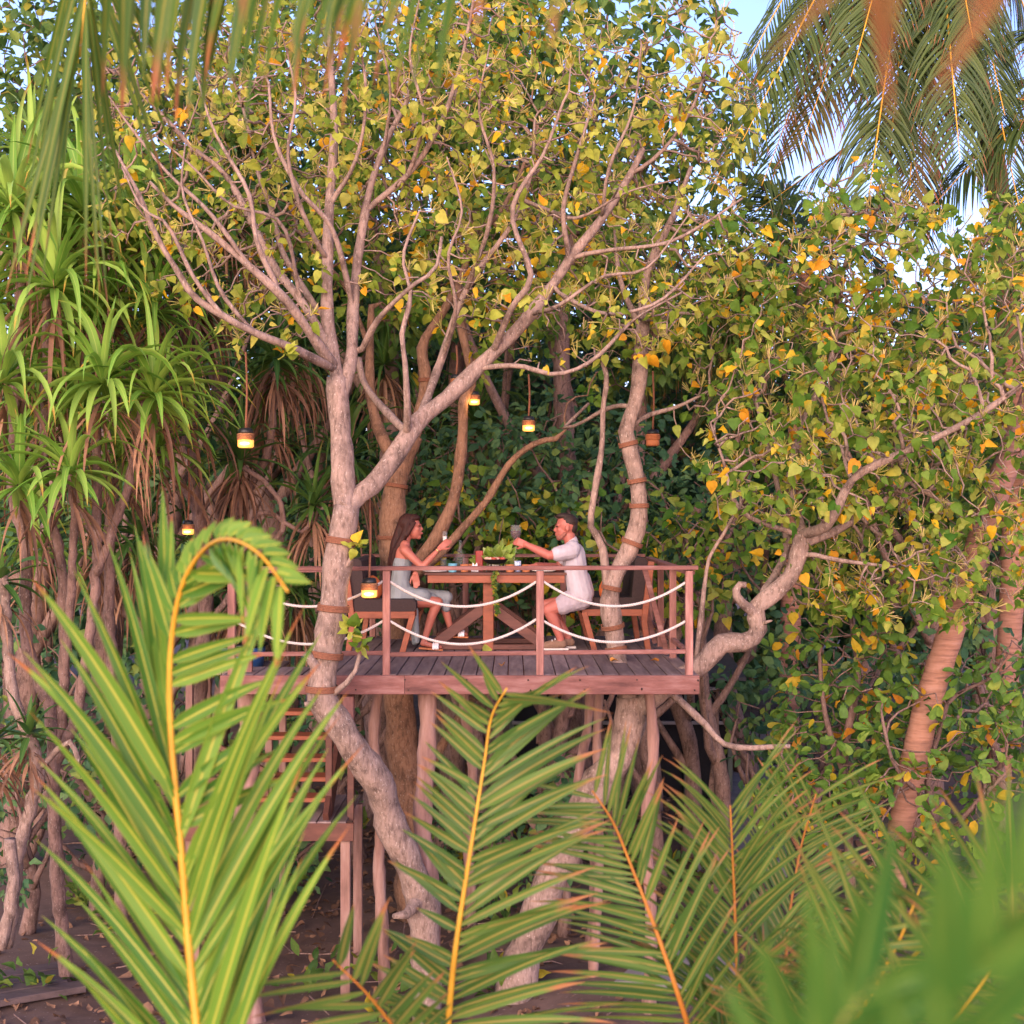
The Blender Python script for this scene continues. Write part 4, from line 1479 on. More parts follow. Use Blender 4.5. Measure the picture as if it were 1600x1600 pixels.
# ------------------------------------------------------------------ tree behind the table
def back_tree():
    T = Tree()
    T.limb([(648, 1430, 3.2), (640, 1250, 3.2), (622, 1120, 3.2), (615, 950, 3.2), (612, 850, 3.2), (616, 770, 3.2), (628, 720, 3.2), (645, 680, 3.2)], .21, .13)
    T.limb([(625, 730, 3.2), (600, 690, 3.3), (582, 640, 3.4), (577, 570, 3.5), (580, 480, 3.6)], .08, .04)
    T.limb([(645, 690, 3.2), (665, 600, 3.2), (660, 540, 3.2), (690, 490, 3.2), (722, 430, 3.2), (740, 350, 3.2)], .085, .03)
    T.limb([(625, 900, 3.2), (660, 868, 3.0), (695, 815, 2.95), (714, 755, 2.95), (722, 690, 2.95), (724, 630, 2.95), (738, 590, 3), (722, 520, 3), (715, 440, 3)], .08, .045)
    T.limb([(630, 920, 3.2), (672, 880, 2.9), (712, 838, 2.85), (760, 782, 2.85), (798, 722, 2.85), (838, 692, 2.85), (868, 686, 2.85)], .062, .03)
    T.limb([(640, 1250, 3.2), (700, 1150, 3.2), (740, 1090, 3.2)], .07, .05)
    T.limb([(760, 360, 3.2), (800, 300, 3.2), (840, 200, 3.2)], .03, .015)
    T.limb([(582, 560, 3.5), (540, 450, 3.6), (480, 380, 3.6), (440, 300, 3.6)], .035, .012)
    at = cloud([(650, 330, 330, 200, 2.5, 5.5, 320), (900, 420, 180, 140, 2.5, 5, 160), (450, 300, 200, 200, 2.8, 5, 140), (620, 80, 330, 160, 2.5, 5.5, 160)])
    T.grow(at, step=.14, di=1.6, dk=.25, iters=60, jit=.35, rgrow=.06)
    T.finish()
    root = thing('back_tree', 'thick trunked tree rising behind the woman with limbs over the table', 'tree', (P(648, 1430, 3.2)[0], 3.2, GZ))
    mb = MB(); T.wood(mb); mb.build('trunk', BARK_TAN, root, True)
    A = np.array(T.pos)
    for px, py in ((616, 765), (612, 838), (663, 592)):
        i = int(np.argmin(np.linalg.norm(A - P(px, py, 3.2), axis=1)))
        rope_band(root, A, i, T.rad[i], 3)
    tp, td = T.tips(.0095, .4)
    pos, ax, no, sz = leaves_at(tp, td, 6, .08, .135, .16)
    put_leaves(root, pos, ax, no, sz, 'heart', LEAF_D, 300)


back_tree()


# ------------------------------------------------------------------ forked tree: one stem through the deck, one limb out to the right
def fork_tree():
    T = Tree()
    T.limb([(785, 1640, .8), (815, 1500, .8), (850, 1400, .8), (900, 1285, .75), (955, 1200, .7), (983, 1135, .7), (985, 1090, .7)], .185, .145, .09)
    nb = len(T.pos)
    T.limb([(985, 1100, .7), (965, 1032, 1.0), (957, 980, 1.0), (953, 940, 1.0), (962, 900, 1.0), (983, 860, 1.0), (997, 815, 1.0), (996, 760, 1.0), (985, 705, 1.0), (978, 672, 1.0), (992, 630, 1.0), (1000, 575, 1), (1006, 500, 1)], .10, .068)
    nc = len(T.pos)
    T.limb([(948, 935, 1.0), (945, 880, .95), (938, 845, .95), (923, 822, .95), (930, 765, .95), (940, 700, .95), (942, 640, .95), (948, 590, .95), (935, 550, 1)], .042, .022)
    T.limb([(985, 668, 1.0), (1010, 650, 1.1), (1060, 635, 1.2), (1110, 610, 1.2)], .028, .015)
    T.limb([(980, 632, 1.0), (945, 640, 1.4), (905, 662, 1.6), (882, 668, 1.7), (920, 630, 1.8)], .026, .015)
    T.limb([(1005, 510, 1), (1010, 430, 1), (1050, 340, .9), (1080, 260, .9)], .06, .02)
    T.limb([(1005, 520, 1), (970, 440, 1.2), (960, 360, 1.3)], .04, .015)
    T.limb([(990, 1115, .7), (1040, 1072, .55), (1095, 1040, .45), (1130, 1004, .4), (1165, 1002, .4), (1185, 985, .4), (1183, 950, .4), (1205, 930, .4), (1235, 900, .4), (1248, 865, .4), (1253, 835, .4)], .105, .075, .09)
    T.limb([(1182, 960, .4), (1160, 942, .3), (1150, 925, .3), (1158, 912, .3), (1166, 914, .3)], .055, .028, .05)
    T.limb([(1187, 975, .4), (1198, 972, .3), (1206, 970, .25)], .03, .008, .05)
    T.limb([(1250, 850, .4), (1295, 835, .5), (1330, 815, .6), (1385, 780, .7), (1450, 730, .8)], .05, .02)
    T.limb([(1252, 835, .4), (1290, 822, .1), (1310, 790, 0), (1335, 745, -.1), (1400, 712, -.2), (1470, 680, -.2), (1535, 645, -.2), (1605, 596, -.2)], .05, .022)
    T.limb([(1255, 862, .4), (1310, 875, .2), (1400, 886, .1)], .028, .012)
    T.limb([(1190, 930, .4), (1215, 890, .8), (1230, 850, .9), (1220, 780, 1), (1200, 700, 1.1), (1180, 620, 1.2)], .045, .018)
    T.limb([(1252, 835, .4), (1235, 740, .9), (1260, 650, 1.1), (1300, 560, 1.2), (1310, 460, 1.2), (1330, 360, 1.2), (1310, 290, 1.2)], .045, .015)
    T.limb([(1390, 776, .7), (1440, 640, 1.2), (1480, 520, 1.3), (1520, 400, 1.3)], .03, .012)
    T.limb([(1255, 838, .4), (1160, 800, .2), (1130, 720, .2), (1110, 660, .2)], .03, .012)
    T.limb([(1060, 1090, .6), (1100, 1130, .5), (1140, 1166, .4), (1235, 1166, .3)], .038, .022)
    T.limb([(1085, 1060, .5), (1105, 885, .6), (1125, 845, .6), (1150, 800, .6)], .03, .014)
    at = cloud([(1330, 450, 240, 140, -.5, 2.2, 400), (1340, 640, 260, 140, -.8, 2.0, 460), (1230, 740, 150, 110, -.6, 1.5, 190), (1500, 560, 170, 220, -.6, 2.2, 260), (1430, 850, 230, 150, -.4, 1.8, 340), (1320, 900, 130, 80, .2, 1.8, 120),
                (1110, 480, 110, 130, .4, 2.0, 140), (1330, 340, 80, 90, .2, 1.8, 60), (1560, 400, 110, 100, 0, 2.2, 80)], 1.6)
    T.grow(at, step=.095, di=1.2, dk=.14, iters=80, up=.06, jit=.42, rgrow=.055)
    T.finish()
    root = thing('forked_tree', 'leaning forked tree with rope banded stem through the deck and crooked right limb', 'tree', (P(790, 1600, .8)[0], .8, GZ))
    mb = MB(); T.wood(mb); mb.build('trunk', BARK, root, True)
    A = np.array(T.pos[:nc])
    for px, py in ((963, 1018), (956, 972), (955, 912), (990, 842), (997, 800), (996, 752), (983, 700), (1001, 560)):
        i = int(np.argmin(np.linalg.norm(A[nb:] - P(px, py, 1.0), axis=1))) + nb
        rope_band(root, A, i, T.rad[i], 3)
    tp, td = T.tips(.0095, .26)
    print('fork tips', len(tp), len(T.pos))
    pos, ax, no, sz = leaves_at(tp, td, 4, .045, .125, .10)
    put_leaves(root, pos, ax, no, sz, 'heart', LEAF_D)
    sel = rng.random(len(tp)) < .5
    vs, fs = [], []
    panicle(vs, fs, tp[sel], td[sel])
    link('flower_stalk', quad_mesh('flower_stalk', np.concatenate(vs), np.concatenate(fs), PANI), root, 'stuff')


fork_tree()


# ------------------------------------------------------------------ lower right bushes with spoon shaped leaves
def bush(limbs, ells, label, base, single, kind='spoon', mat=LEAF_E, smin=.10, smax=.17, k=6, name='leafy_bush', cat='bush', group=None, bark=BARK_DK, dk=.19):
    T = Tree()
    for l in limbs:
        T.limb(l[0], l[1], l[2], root=l[3] if len(l) > 3 else False)
    T.grow(cloud(ells), step=.13, di=1.3, dk=dk, iters=50, jit=.38, rgrow=.06)
    T.finish()
    root = thing(name, label, cat, base, group)
    mb = MB(); T.wood(mb); mb.build('trunk', bark, root, True)
    tp, td = T.tips(.0092, .25)
    pos, ax, no, sz = leaves_at(tp, td, k, smin, smax, .03, .1)
    put_leaves(root, pos, ax, no, sz, kind, mat, single)


bush([([(1330, 1420, 2.0), (1325, 1300, 2.0), (1320, 1180, 2.0), (1340, 1060, 2.0), (1330, 960, 2.1)], .06, .03), ([(1322, 1220, 2.0), (1290, 1120, 1.8), (1280, 1020, 1.8)], .04, .02),
      ([(1320, 1320, 2.0), (1260, 1250, 1.6), (1220, 1180, 1.4)], .03, .015)],
     [(1300, 1150, 120, 150, 1.0, 2.8, 210), (1250, 1260, 90, 70, .8, 2, 80), (1320, 1000, 120, 100, 1.0, 2.8, 120)],
     'bushy shrub with spoon shaped green leaves just right of the dark shed', (P(1330, 1420, 2)[0], 2.0, GZ), 150, group='spoon leaved bushes on the right')
bush([([(1480, 1480, 1.6), (1470, 1330, 1.6), (1450, 1220, 1.6), (1480, 1100, 1.6)], .05, .025), ([(1470, 1320, 1.6), (1530, 1250, 1.3), (1580, 1200, 1.2)], .035, .015),
      ([(1460, 1260, 1.6), (1400, 1200, 1.2), (1380, 1130, 1.1)], .03, .015)],
     [(1470, 1170, 130, 150, .4, 2.4, 240), (1570, 1120, 90, 140, .6, 2.4, 150), (1430, 1290, 130, 70, .4, 1.8, 110)],
     'spoon leaved bush with yellowing leaves at the right edge below the palm trunk', (P(1480, 1480, 1.6)[0], 1.6, GZ), 150, group='spoon leaved bushes on the right')


# ------------------------------------------------------------------ strap leaves (pandanus, coconut)
def blade(p, d, L, wd, g, nseg=8, wside=None, fold=.35, twist=0.0, prof=None):
    """curving strap: returns verts, faces, uv"""
    d = nrm(d)
    p = np.asarray(p, float)
    if wside is None:
        wside = np.cross(d, (0, 0, 1.0))
        if np.linalg.norm(wside) < .15:
            wside = np.array((1.0, .2, 0))
    sd_ = nrm(wside)
    V, U = [], []
    st = L / nseg
    for i in range(nseg + 1):
        t = i / nseg
        sd_ = nrm(sd_ - d * np.dot(sd_, d))
        nn = np.cross(sd_, d)
        if twist:
            a = twist * t
            s2 = sd_ * math.cos(a) + nn * math.sin(a)
            n2 = np.cross(s2, d)
        else:
            s2, n2 = sd_, nn
        wv = wd * (min(1, .35 + 4 * t) * (1 - t ** 2.6) + .02 * (1 - t)) if prof is None else wd * prof(t)
        V += [p - s2 * wv * .5 + n2 * fold * wv * .5, p, p + s2 * wv * .5 + n2 * fold * wv * .5]
        U += [(0, t), (.5, t), (1, t)]
        p = p + d * st
        d = nrm(d + np.array((0, 0, -1.0)) * g * st * (.4 + 1.2 * t))
    F = []
    for i in range(nseg):
        a = i * 3
        F += [(a, a + 1, a + 4, a + 3), (a + 1, a + 2, a + 5, a + 4)]
    return np.array(V), F, np.array(U)


class Straps:
    def __init__(s):
        s.V, s.F, s.U, s.n = [], [], [], 0

    def add(s, b):
        v, f, u = b
        s.V.append(v); s.U.append(u); s.F.append(np.array(f) + s.n); s.n += len(v)

    def build(s, name, mat, parent, kind=None):
        if not s.V:
            return
        return link(name, quad_mesh(name, np.concatenate(s.V), np.concatenate(s.F), mat, True, np.concatenate(s.U)), parent, kind)


PROTO = {}


def pandanus(name, label, trunks, ros, mat, base, single=True, group=None, Lm=.95, dead=True, trunk_mat=BARK):
    root = thing(name, label, 'pandanus', base, group)
    mb = MB()
    for pts, r0, r1 in trunks:
        q = spline([P(*p) for p in pts], .08)
        q = q + rng.standard_normal(q.shape) * .006
        rr = np.linspace(r0, r1, len(q)) * (1 + .10 * (np.arange(len(q)) % 2))
        mb.tube(q, rr, 9, True, .04)
    mb.build('trunk', trunk_mat, root, True)
    key = mat.name
    if key not in PROTO:
        PROTO[key] = []
        for g in (.9, 1.5, 2.2, 3.0):
            for tw in (-.5, .5):
                v, f, u = blade((0, 0, 0), (0, 1, .0), 1.0, .058, g, 9, (1, 0, 0), .5, tw)
                PROTO[key].append((v, f, u, g))
    S, D = Straps(), Straps()
    meshes = {}
    for (px, py, yy, sc_, n, lean) in ros:
        c = P(px, py, yy)
        for k in range(n):
            az = k * 2.399 + rng.random() * .4
            t = k / n
            el = R(80 - 112 * t + rng.normal(0, 9))
            d = np.array((math.cos(az) * math.cos(el) + lean * .4, math.sin(az) * math.cos(el), math.sin(el)))
            d = nrm(d)
            L = Lm * sc_ * (.75 + .4 * rng.random()) * (.75 + .35 * math.sin(math.pi * min(1, t + .25)))
            if single:
                v, f, u = blade((0, 0, 0), d, L, .078 * (.75 + .5 * rng.random()), 1.8 + 2.6 * rng.random(), 8, None, .5, rng.normal(0, .5))
                me = quad_mesh('leaf', v + c + d * .03, f, mat, True, u)
                link('leaf', me, root)
            else:
                S.add(blade(c + d * .03, d, L, .062 * (.8 + .4 * rng.random()), 1.8 + 2.4 * rng.random(), 7, None, .5, rng.normal(0, .5)))
        if dead:
            for k in range(int(n * (.4 if single or mat is PANDAN else 1.2))):
                az = rng.random() * 6.28
                d = np.array((math.cos(az), math.sin(az), -.3 - rng.random()))
                D.add(blade(c + np.array((0, 0, -.06 - .25 * rng.random())) + d * .04, d, Lm * sc_ * (.6 + .6 * rng.random()), .035 * (.6 + .7 * rng.random()), 4.5, 6, None, .4, rng.normal(0, 1.2)))
    S.build('foliage', mat, root, 'stuff')
    D.build('dead_foliage', DEAD, root, 'stuff')
    return root


pandanus('pandanus_tree', 'bright green screw pine with arching strap leaves at the left edge', [
    ([(105, 1540, 1.2), (92, 1400, 1.1), (84, 1250, 1.0), (80, 1120, .9), (42, 1000, .8), (40, 860, .8), (20, 760, .8), (25, 600, .8), (40, 300, .8)], .062, .04),
    ([(84, 1230, 1.0), (100, 1060, .9), (96, 880, .8), (70, 760, .7), (75, 420, .7)], .05, .035),
    ([(84, 1200, 1.0), (120, 1110, .8), (150, 900, .7), (150, 620, .6)], .05, .035),
    ([(100, 1060, .9), (115, 850, .5), (108, 705, .4)], .04, .03),
    ([(150, 900, .7), (200, 760, .6), (225, 610, .5)], .04, .03)],
    [(20, 330, .6, 1.1, 46, 0), (85, 450, .5, 1.05, 46, .1), (5, 600, .3, 1.0, 36, 0), (160, 600, .3, 1.0, 44, .1), (240, 620, .5, .95, 40, .2), (110, 740, .1, .8, 34, 0), (130, 330, 1.0, 1.1, 44, 0), (30, 760, .2, .85, 34, 0)],
    PANDAN, (P(105, 1530, 1.2)[0], 1.2, GZ), trunk_mat=BARK_DK)
pandanus('pandanus_tree', 'bright bushy screw pine filling the gaps behind the left edge one', [
    ([(190, 1460, 2.0), (185, 1200, 2.0), (170, 900, 2.0), (180, 650, 2.0), (190, 420, 2.0)], .06, .04), ([(175, 900, 2.0), (90, 700, 2.0), (50, 500, 2.0)], .04, .03), ([(178, 800, 2.0), (260, 690, 1.9), (285, 600, 1.8)], .035, .025)],
    [(50, 270, 2.0, 1.1, 46, 0), (200, 420, 2.0, 1.1, 46, .1), (40, 500, 1.8, 1.1, 46, 0), (130, 520, 1.8, 1.1, 44, 0), (285, 600, 1.8, .95, 40, .2), (190, 720, 1.7, .9, 36, 0), (10, 700, 1.6, .95, 36, 0), (110, 400, 2.2, 1.1, 46, 0), (70, 640, 1.6, .95, 40, 0), (250, 700, 1.8, .9, 36, .1), (60, 860, 1.5, .8, 30, 0), (200, 300, 2.2, 1.0, 40, 0), (20, 380, 1.3, 1.05, 44, 0), (95, 300, 1.5, 1.05, 44, 0), (165, 470, 1.2, 1.0, 44, 0), (60, 560, 1.1, 1.0, 44, 0), (240, 490, 1.4, .95, 40, .1), (220, 370, 1.6, 1.0, 40, 0), (-20, 480, 1.2, 1.1, 40, .2), (120, 640, 1.0, .95, 40, 0)],
    PANDAN, (P(190, 1460, 2)[0], 2.0, GZ), False, trunk_mat=BARK_DK)
pandanus('pandanus_tree', 'shaded screw pine with brown hanging dead leaves behind the bright one', [
    ([(300, 1400, 3.0), (310, 1100, 3.0), (320, 900, 3.0), (300, 700, 3.0), (300, 470, 3.0)], .09, .06), ([(320, 900, 3.0), (380, 780, 3.0), (420, 700, 2.9), (430, 580, 2.9)], .05, .035),
    ([(310, 1000, 3.0), (400, 870, 2.8), (440, 830, 2.7), (430, 770, 2.7), (380, 730, 2.7)], .035, .025), ([(310, 800, 3.0), (250, 700, 3), (230, 560, 3)], .04, .03),
    ([(330, 900, 2.8), (380, 860, 2.7), (410, 800, 2.7), (470, 830, 2.7), (490, 800, 2.7)], .03, .02)],
    [(300, 450, 3, 1.1, 46, 0), (350, 330, 3.2, 1.1, 46, 0), (430, 560, 2.9, .9, 40, .1), (375, 720, 2.8, .8, 36, 0), (230, 540, 3, .9, 40, 0), (490, 790, 2.8, .7, 34, .1), (410, 640, 3.4, .9, 40, 0)],
    PANDAN_DK, (P(300, 1380, 3)[0], 3.0, GZ), False, trunk_mat=BARK_DK)
pandanus('pandanus_tree', 'low dark screw pine beside the stairs with curled dead leaves', [
    ([(250, 1350, 3.6), (260, 1150, 3.6), (250, 980, 3.6), (220, 850, 3.6)], .08, .05), ([(260, 1100, 3.6), (330, 980, 3.6), (380, 930, 3.5)], .05, .035), ([(255, 1000, 3.6), (180, 940, 3.5), (150, 860, 3.5)], .05, .03)],
    [(220, 840, 3.6, 1, 40, 0), (385, 920, 3.5, .95, 40, 0), (150, 850, 3.5, .9, 36, 0), (460, 930, 4.2, 1, 40, 0), (540, 720, 4.6, 1.1, 40, 0), (470, 540, 4.6, 1.2, 40, 0)],
    PANDAN_DK, (P(250, 1350, 3.6)[0], 3.6, GZ), False, trunk_mat=BARK_DK)
pandanus('pandanus_tree', 'leafless looking screw pine with brown fibre skirts at the lower left edge', [
    ([(10, 1480, .6), (30, 1330, .5), (60, 1200, .4), (20, 1080, .4), (5, 900, .4)], .06, .04), ([(60, 1200, .4), (110, 1160, .3), (125, 1200, .3)], .03, .02), ([(15, 1310, .2), (20, 1400, .2), (0, 1480, .2)], .05, .05)],
    [(0, 910, .4, .55, 20, 0), (45, 1150, .3, .4, 18, .2), (-10, 1160, .4, .5, 18, 0)],
    PANDAN_DK, (P(10, 1480, .6)[0], .6, GZ), False)
pandanus('pandanus_tree', 'distant dark screw pine seen between trunks behind the table', [
    ([(700, 1250, 7.0), (690, 1000, 7), (700, 800, 7)], .1, .06), ([(690, 1000, 7), (780, 850, 7)], .06, .05)],
    [(700, 790, 7, 1.3, 46, 0), (785, 840, 7, 1.2, 46, 0), (650, 690, 7.3, 1.2, 44, 0), (740, 660, 7.6, 1.3, 44, 0), (600, 570, 7, 1.3, 40, 0)],
    PANDAN_DK, (P(700, 1250, 7)[0], 7.0, GZ), False, trunk_mat=BARK_DK)


# ------------------------------------------------------------------ coconut fronds
def frond(parent, pts, nside, Lf, af, mat, rmat, wd=.04, g=.8, r0=.016, facing=(0, -1, 0), single=True, lift=.15, t0=.02, sides=(-1, 1), jitter=.05, gap=0.0, ang=3.0, fold=.45, rib_name='rachis', nseg=8, tip=True):
    """pts: 3-D stalk. Lf(t, side) leaflet length, af(t, side) angle to the stalk in degrees"""
    q = spline(pts, n=60)
    fr = link('frond', None, parent)
    mb = MB(); mb.tube(q, np.linspace(r0, r0 * .22, len(q)), 8)
    mb.build(rib_name, rmat, fr, True)
    S = Straps()
    seglen = np.concatenate([[0], np.cumsum(np.linalg.norm(np.diff(q, axis=0), axis=1))])
    tan = np.gradient(q, axis=0); tan /= np.linalg.norm(tan, axis=1)[:, None]
    fc = nrm(facing)
    for side in sides:
        for k in range(nside):
            t = t0 + (1 - t0) * (k + .5 * (side > 0) * .9 + rng.normal(0, .12)) / nside
            if t >= 1 or t < 0 or rng.random() < gap:
                continue
            s_ = t * seglen[-1]
            c = np.array([np.interp(s_, seglen, q[:, j]) for j in range(3)])
            T_ = nrm([np.interp(s_, seglen, tan[:, j]) for j in range(3)])
            sv = nrm(np.cross(T_, fc)) * side
            N = nrm(np.cross(sv * side, T_))
            a = R(af(t, side) + rng.normal(0, ang))
            d = T_ * math.cos(a) + sv * math.sin(a) + N * ((lift(t, side) if callable(lift) else lift) + rng.normal(0, jitter))
            L = Lf(t, side) * (1 + rng.normal(0, .06))
            ws = nrm(np.cross(d, N))
            b = blade(c + sv * r0 * .4, d, L, wd * (1 + rng.normal(0, .12)) * (.75 + .35 * math.sin(math.pi * min(1, t * .8 + .15))), g, nseg, ws, fold, rng.normal(0, .35))
            if single:
                link('leaflet', quad_mesh('leaflet', b[0], b[1], mat, True, b[2]), fr)
            else:
                S.add(b)
    S.build('leaflets_mass' if False else 'foliage', mat, fr, 'stuff')
    return fr


def Pd(px, py, d):
    return P(px, py, d - CAMD)


def palm(label, base, group=None, name='coconut_palm'):
    return thing(name, label, 'palm', base, group)


# near palm on the left: the big frond
def stem_to_ground(root, top, r=.09):
    g = np.array((top[0] + .1, top[1] - .15, GZ - .05))
    q = spline([g, (g + top) / 2 + (.05, -.05, 0), top], .1)
    mb = MB(); mb.tube(q, np.linspace(r * 1.2, r, len(q)) * (1 + .04 * (np.arange(len(q)) % 2)), 10); mb.build('trunk', PALMTRUNK, root, True)


top = Pd(350, 1850, 3.2)
pa = palm('young coconut palm whose big yellow ribbed frond fills the lower left', (top[0] + .1, top[1] - .15, GZ))
stem_to_ground(pa, top, .08)
frond(pa, [top, Pd(322, 1720, 3.25), Pd(297, 1500, 3.35), Pd(284, 1340, 3.4), Pd(268, 1160, 3.45), Pd(266, 1030, 3.45), Pd(280, 930, 3.42), Pd(310, 868, 3.35), Pd(352, 842, 3.2), Pd(405, 865, 3.05), Pd(450, 925, 2.95)], 56,
      lambda t, s: (.74 if t < .4 else (.30 if t < .55 else .26 - .12 * (t - .55))) if s > 0 else (.48 + .5 * t if t < .5 else (.84 if t < .56 else max(.07, .84 - 6.0 * (t - .56)))),
      lambda t, s: (37 - 24 * t if t < .4 else (66 if t < .66 else 40)) if s > 0 else (29 - 20 * t if t < .62 else 50),
      FROND, RACHIS, .037, .6, .014, t0=.06, lift=lambda t, s: .10 if s > 0 or t < .45 else -1.0 * min(1, (t - .42) * 6), fold=.7, ang=5, gap=.14, jitter=.13)

# palm in the lower middle
top = Pd(690, 1720, 4.2)
pb = palm('coconut palm with a wind torn frond standing upright in the lower middle', (top[0] + .1, top[1] - .15, GZ))
stem_to_ground(pb, top, .09)
frond(pb, [top, Pd(700, 1600, 4.2), Pd(712, 1480, 4.2), Pd(738, 1310, 4.25), Pd(757, 1190, 4.3), Pd(768, 1120, 4.3), Pd(792, 1075, 4.25)], 40,
      lambda t, s: (.50 if s > 0 else .27) * (1.15 - .35 * t) * (1 if rng.random() > .15 else .6), lambda t, s: (60 - 20 * t if s > 0 else 74 - 20 * t) if t > .3 else 60, FROND_C, RACHIS, .032, .5, .013, t0=.12, lift=.2, gap=.14, ang=6, jitter=.15)
frond(pb, [top, Pd(640, 1640, 3.9), Pd(580, 1560, 3.7), Pd(520, 1500, 3.6)], 12, lambda t, s: .30, lambda t, s: 45, FROND_C, RACHIS_O, .035, .5, .010, t0=.3)

# palm in the lower right
top = Pd(1120, 1800, 4.5)
pc = palm('coconut palm spreading several feathery orange ribbed fronds across the lower right', (top[0] + .1, top[1] - .15, GZ))
stem_to_ground(pc, top, .10)
frond(pc, [top, Pd(1085, 1640, 4.5), Pd(1055, 1540, 4.5), Pd(1020, 1440, 4.55), Pd(985, 1350, 4.6), Pd(958, 1285, 4.6), Pd(925, 1235, 4.6)], 44,
      lambda t, s: .48 * (1.1 - .45 * t), lambda t, s: (52 if s > 0 else 66) - 14 * t, FROND_C, RACHIS_O, .024, .5, .014, t0=.08, lift=.25, gap=.1, ang=5, jitter=.12)
frond(pc, [top, Pd(1165, 1660, 4.7), Pd(1152, 1520, 4.75), Pd(1147, 1390, 4.8), Pd(1141, 1258, 4.8)], 46,
      lambda t, s: .58 * (1.15 - .45 * t), lambda t, s: 46 - 10 * t, FROND_C, RACHIS_O, .022, 1.0, .012, t0=.08, lift=.35, gap=.1, ang=5, jitter=.12)
frond(pc, [top, Pd(1215, 1580, 5.0), Pd(1232, 1440, 5.2), Pd(1250, 1330, 5.3), Pd(1275, 1240, 5.3)], 36, lambda t, s: .50 * (1.1 - .4 * t), lambda t, s: 48 - 8 * t, FROND_C, RACHIS_O, .024, .8, .012, t0=.1, lift=.3)
frond(pc, [top, Pd(1300, 1640, 4.2), Pd(1420, 1500, 3.9), Pd(1520, 1420, 3.7), Pd(1600, 1380, 3.6)], 44, lambda t, s: .60 * (1.1 - .3 * t), lambda t, s: 64, FROND_C, RACHIS, .026, .7, .013, t0=.1, lift=.3)
frond(pc, [top, Pd(1240, 1700, 4.0), Pd(1330, 1600, 3.8), Pd(1400, 1480, 3.7), Pd(1440, 1380, 3.7)], 40, lambda t, s: .55 * (1.1 - .35 * t), lambda t, s: 52, FROND_C, RACHIS, .026, .9, .012, t0=.1, lift=.3)

frond(pc, [top, Pd(1200, 1750, 3.6), Pd(1260, 1640, 3.4), Pd(1320, 1540, 3.3), Pd(1360, 1440, 3.3)], 40, lambda t, s: .42, lambda t, s: 46, FROND_C, RACHIS, .022, .8, .012, t0=.15, lift=.3, ang=6, jitter=.15)
frond(pc, [top, Pd(1330, 1750, 3.2), Pd(1450, 1640, 3.0), Pd(1540, 1530, 2.9), Pd(1600, 1440, 2.9)], 44, lambda t, s: .42, lambda t, s: 50, FROND_C, RACHIS, .022, .7, .012, t0=.15, lift=.3, ang=6, jitter=.15)

# very near palm at the right edge, out of focus
top = Pd(1500, 2300, .85)
pd_ = palm('coconut palm leaning in very close and blurred at the lower right corner', (top[0] + .1, top[1] - .15, GZ))
stem_to_ground(pd_, top, .08)
frond(pd_, [top, Pd(1420, 1950, .72), Pd(1445, 1740, .66), Pd(1530, 1500, .62), Pd(1670, 1310, .6)], 14, lambda t, s: .11, lambda t, s: 22, FROND_N, FROND_STALK, .020, .2, .005, t0=.15, lift=.05)
frond(pd_, [top, Pd(1330, 2000, .95), Pd(1260, 1790, 1.0), Pd(1290, 1640, 1.0), Pd(1380, 1510, 1.0)], 20, lambda t, s: .13, lambda t, s: 32, FROND_N, FROND_STALK, .018, .3, .006, t0=.2, lift=.1)

# overhead palm whose fronds hang into the top of the view
top = Pd(-150, -700, 2.6)
pe = palm('coconut palm overhead letting long green leaflets with brown tips hang into the top left', (top[0] - .4, top[1] - .3, GZ))
q = spline([(top[0] - .4, top[1] - .3, GZ - .05), (top[0] - .3, top[1] - .2, 0), top], .12)
mb = MB(); mb.tube(q, np.linspace(.14, .10, len(q)), 12); mb.build('trunk', PALMTRUNK, pe, True)
frond(pe, [top, Pd(20, -420, 3.2), Pd(115, -200, 4.0), Pd(134, -40, 4.2), Pd(130, 30, 4.2), Pd(124, 90, 4.2)], 26, lambda t, s: .80 + .12 * rng.random(), lambda t, s: 17 if t < .85 else 9, FROND_T, RACHIS, .024, .25, .011, t0=.45, lift=.04)
frond(pe, [top, Pd(-20, -420, 2.7), Pd(120, -290, 2.9), Pd(330, -225, 3.0), Pd(560, -220, 2.8), Pd(800, -250, 2.4)], 36, lambda t, s: (.60 if t < .65 else .50) * (1 + .1 * math.sin(t * 40)), lambda t, s: 90, FROND_T, RACHIS, .042, 3.0, .012, t0=.35, lift=.1, sides=(1,), jitter=.1)
frond(pe, [top, Pd(100, -420, 1.5), Pd(400, -330, 1.5), Pd(700, -300, 1.4), Pd(1000, -320, 1.3)], 16, lambda t, s: .27, lambda t, s: 92, FROND_T, RACHIS, .024, 3.0, .008, t0=.5, lift=.1, sides=(1,), jitter=.1)

top = Pd(1650, -480, 1.0)
pf = palm('coconut palm overhead with dry orange leaflets hanging blurred into the top right', (2.6, top[1] - .3, GZ))
q = spline([(2.6, top[1] - .3, GZ - .05), (2.3, top[1] - .2, 0.3), top], .12)
mb = MB(); mb.tube(q, np.linspace(.14, .10, len(q)), 12); mb.build('trunk', PALMTRUNK, pf, True)
frond(pf, [top, Pd(1560, -330, .95), Pd(1450, -230, .92), Pd(1370, -120, .9), Pd(1335, -20, .9)], 7, lambda t, s: .10 + .04 * rng.random(), lambda t, s: 24, FROND_O, RACHIS_O, .012, .8, .004, t0=.45, lift=.15, ang=8)
frond(pf, [top, Pd(1660, -300, .85), Pd(1620, -160, .82), Pd(1585, -30, .8)], 6, lambda t, s: .12 + .03 * rng.random(), lambda t, s: 16, FROND_O, RACHIS_O, .014, .6, .004, t0=.5, lift=.15, ang=6)


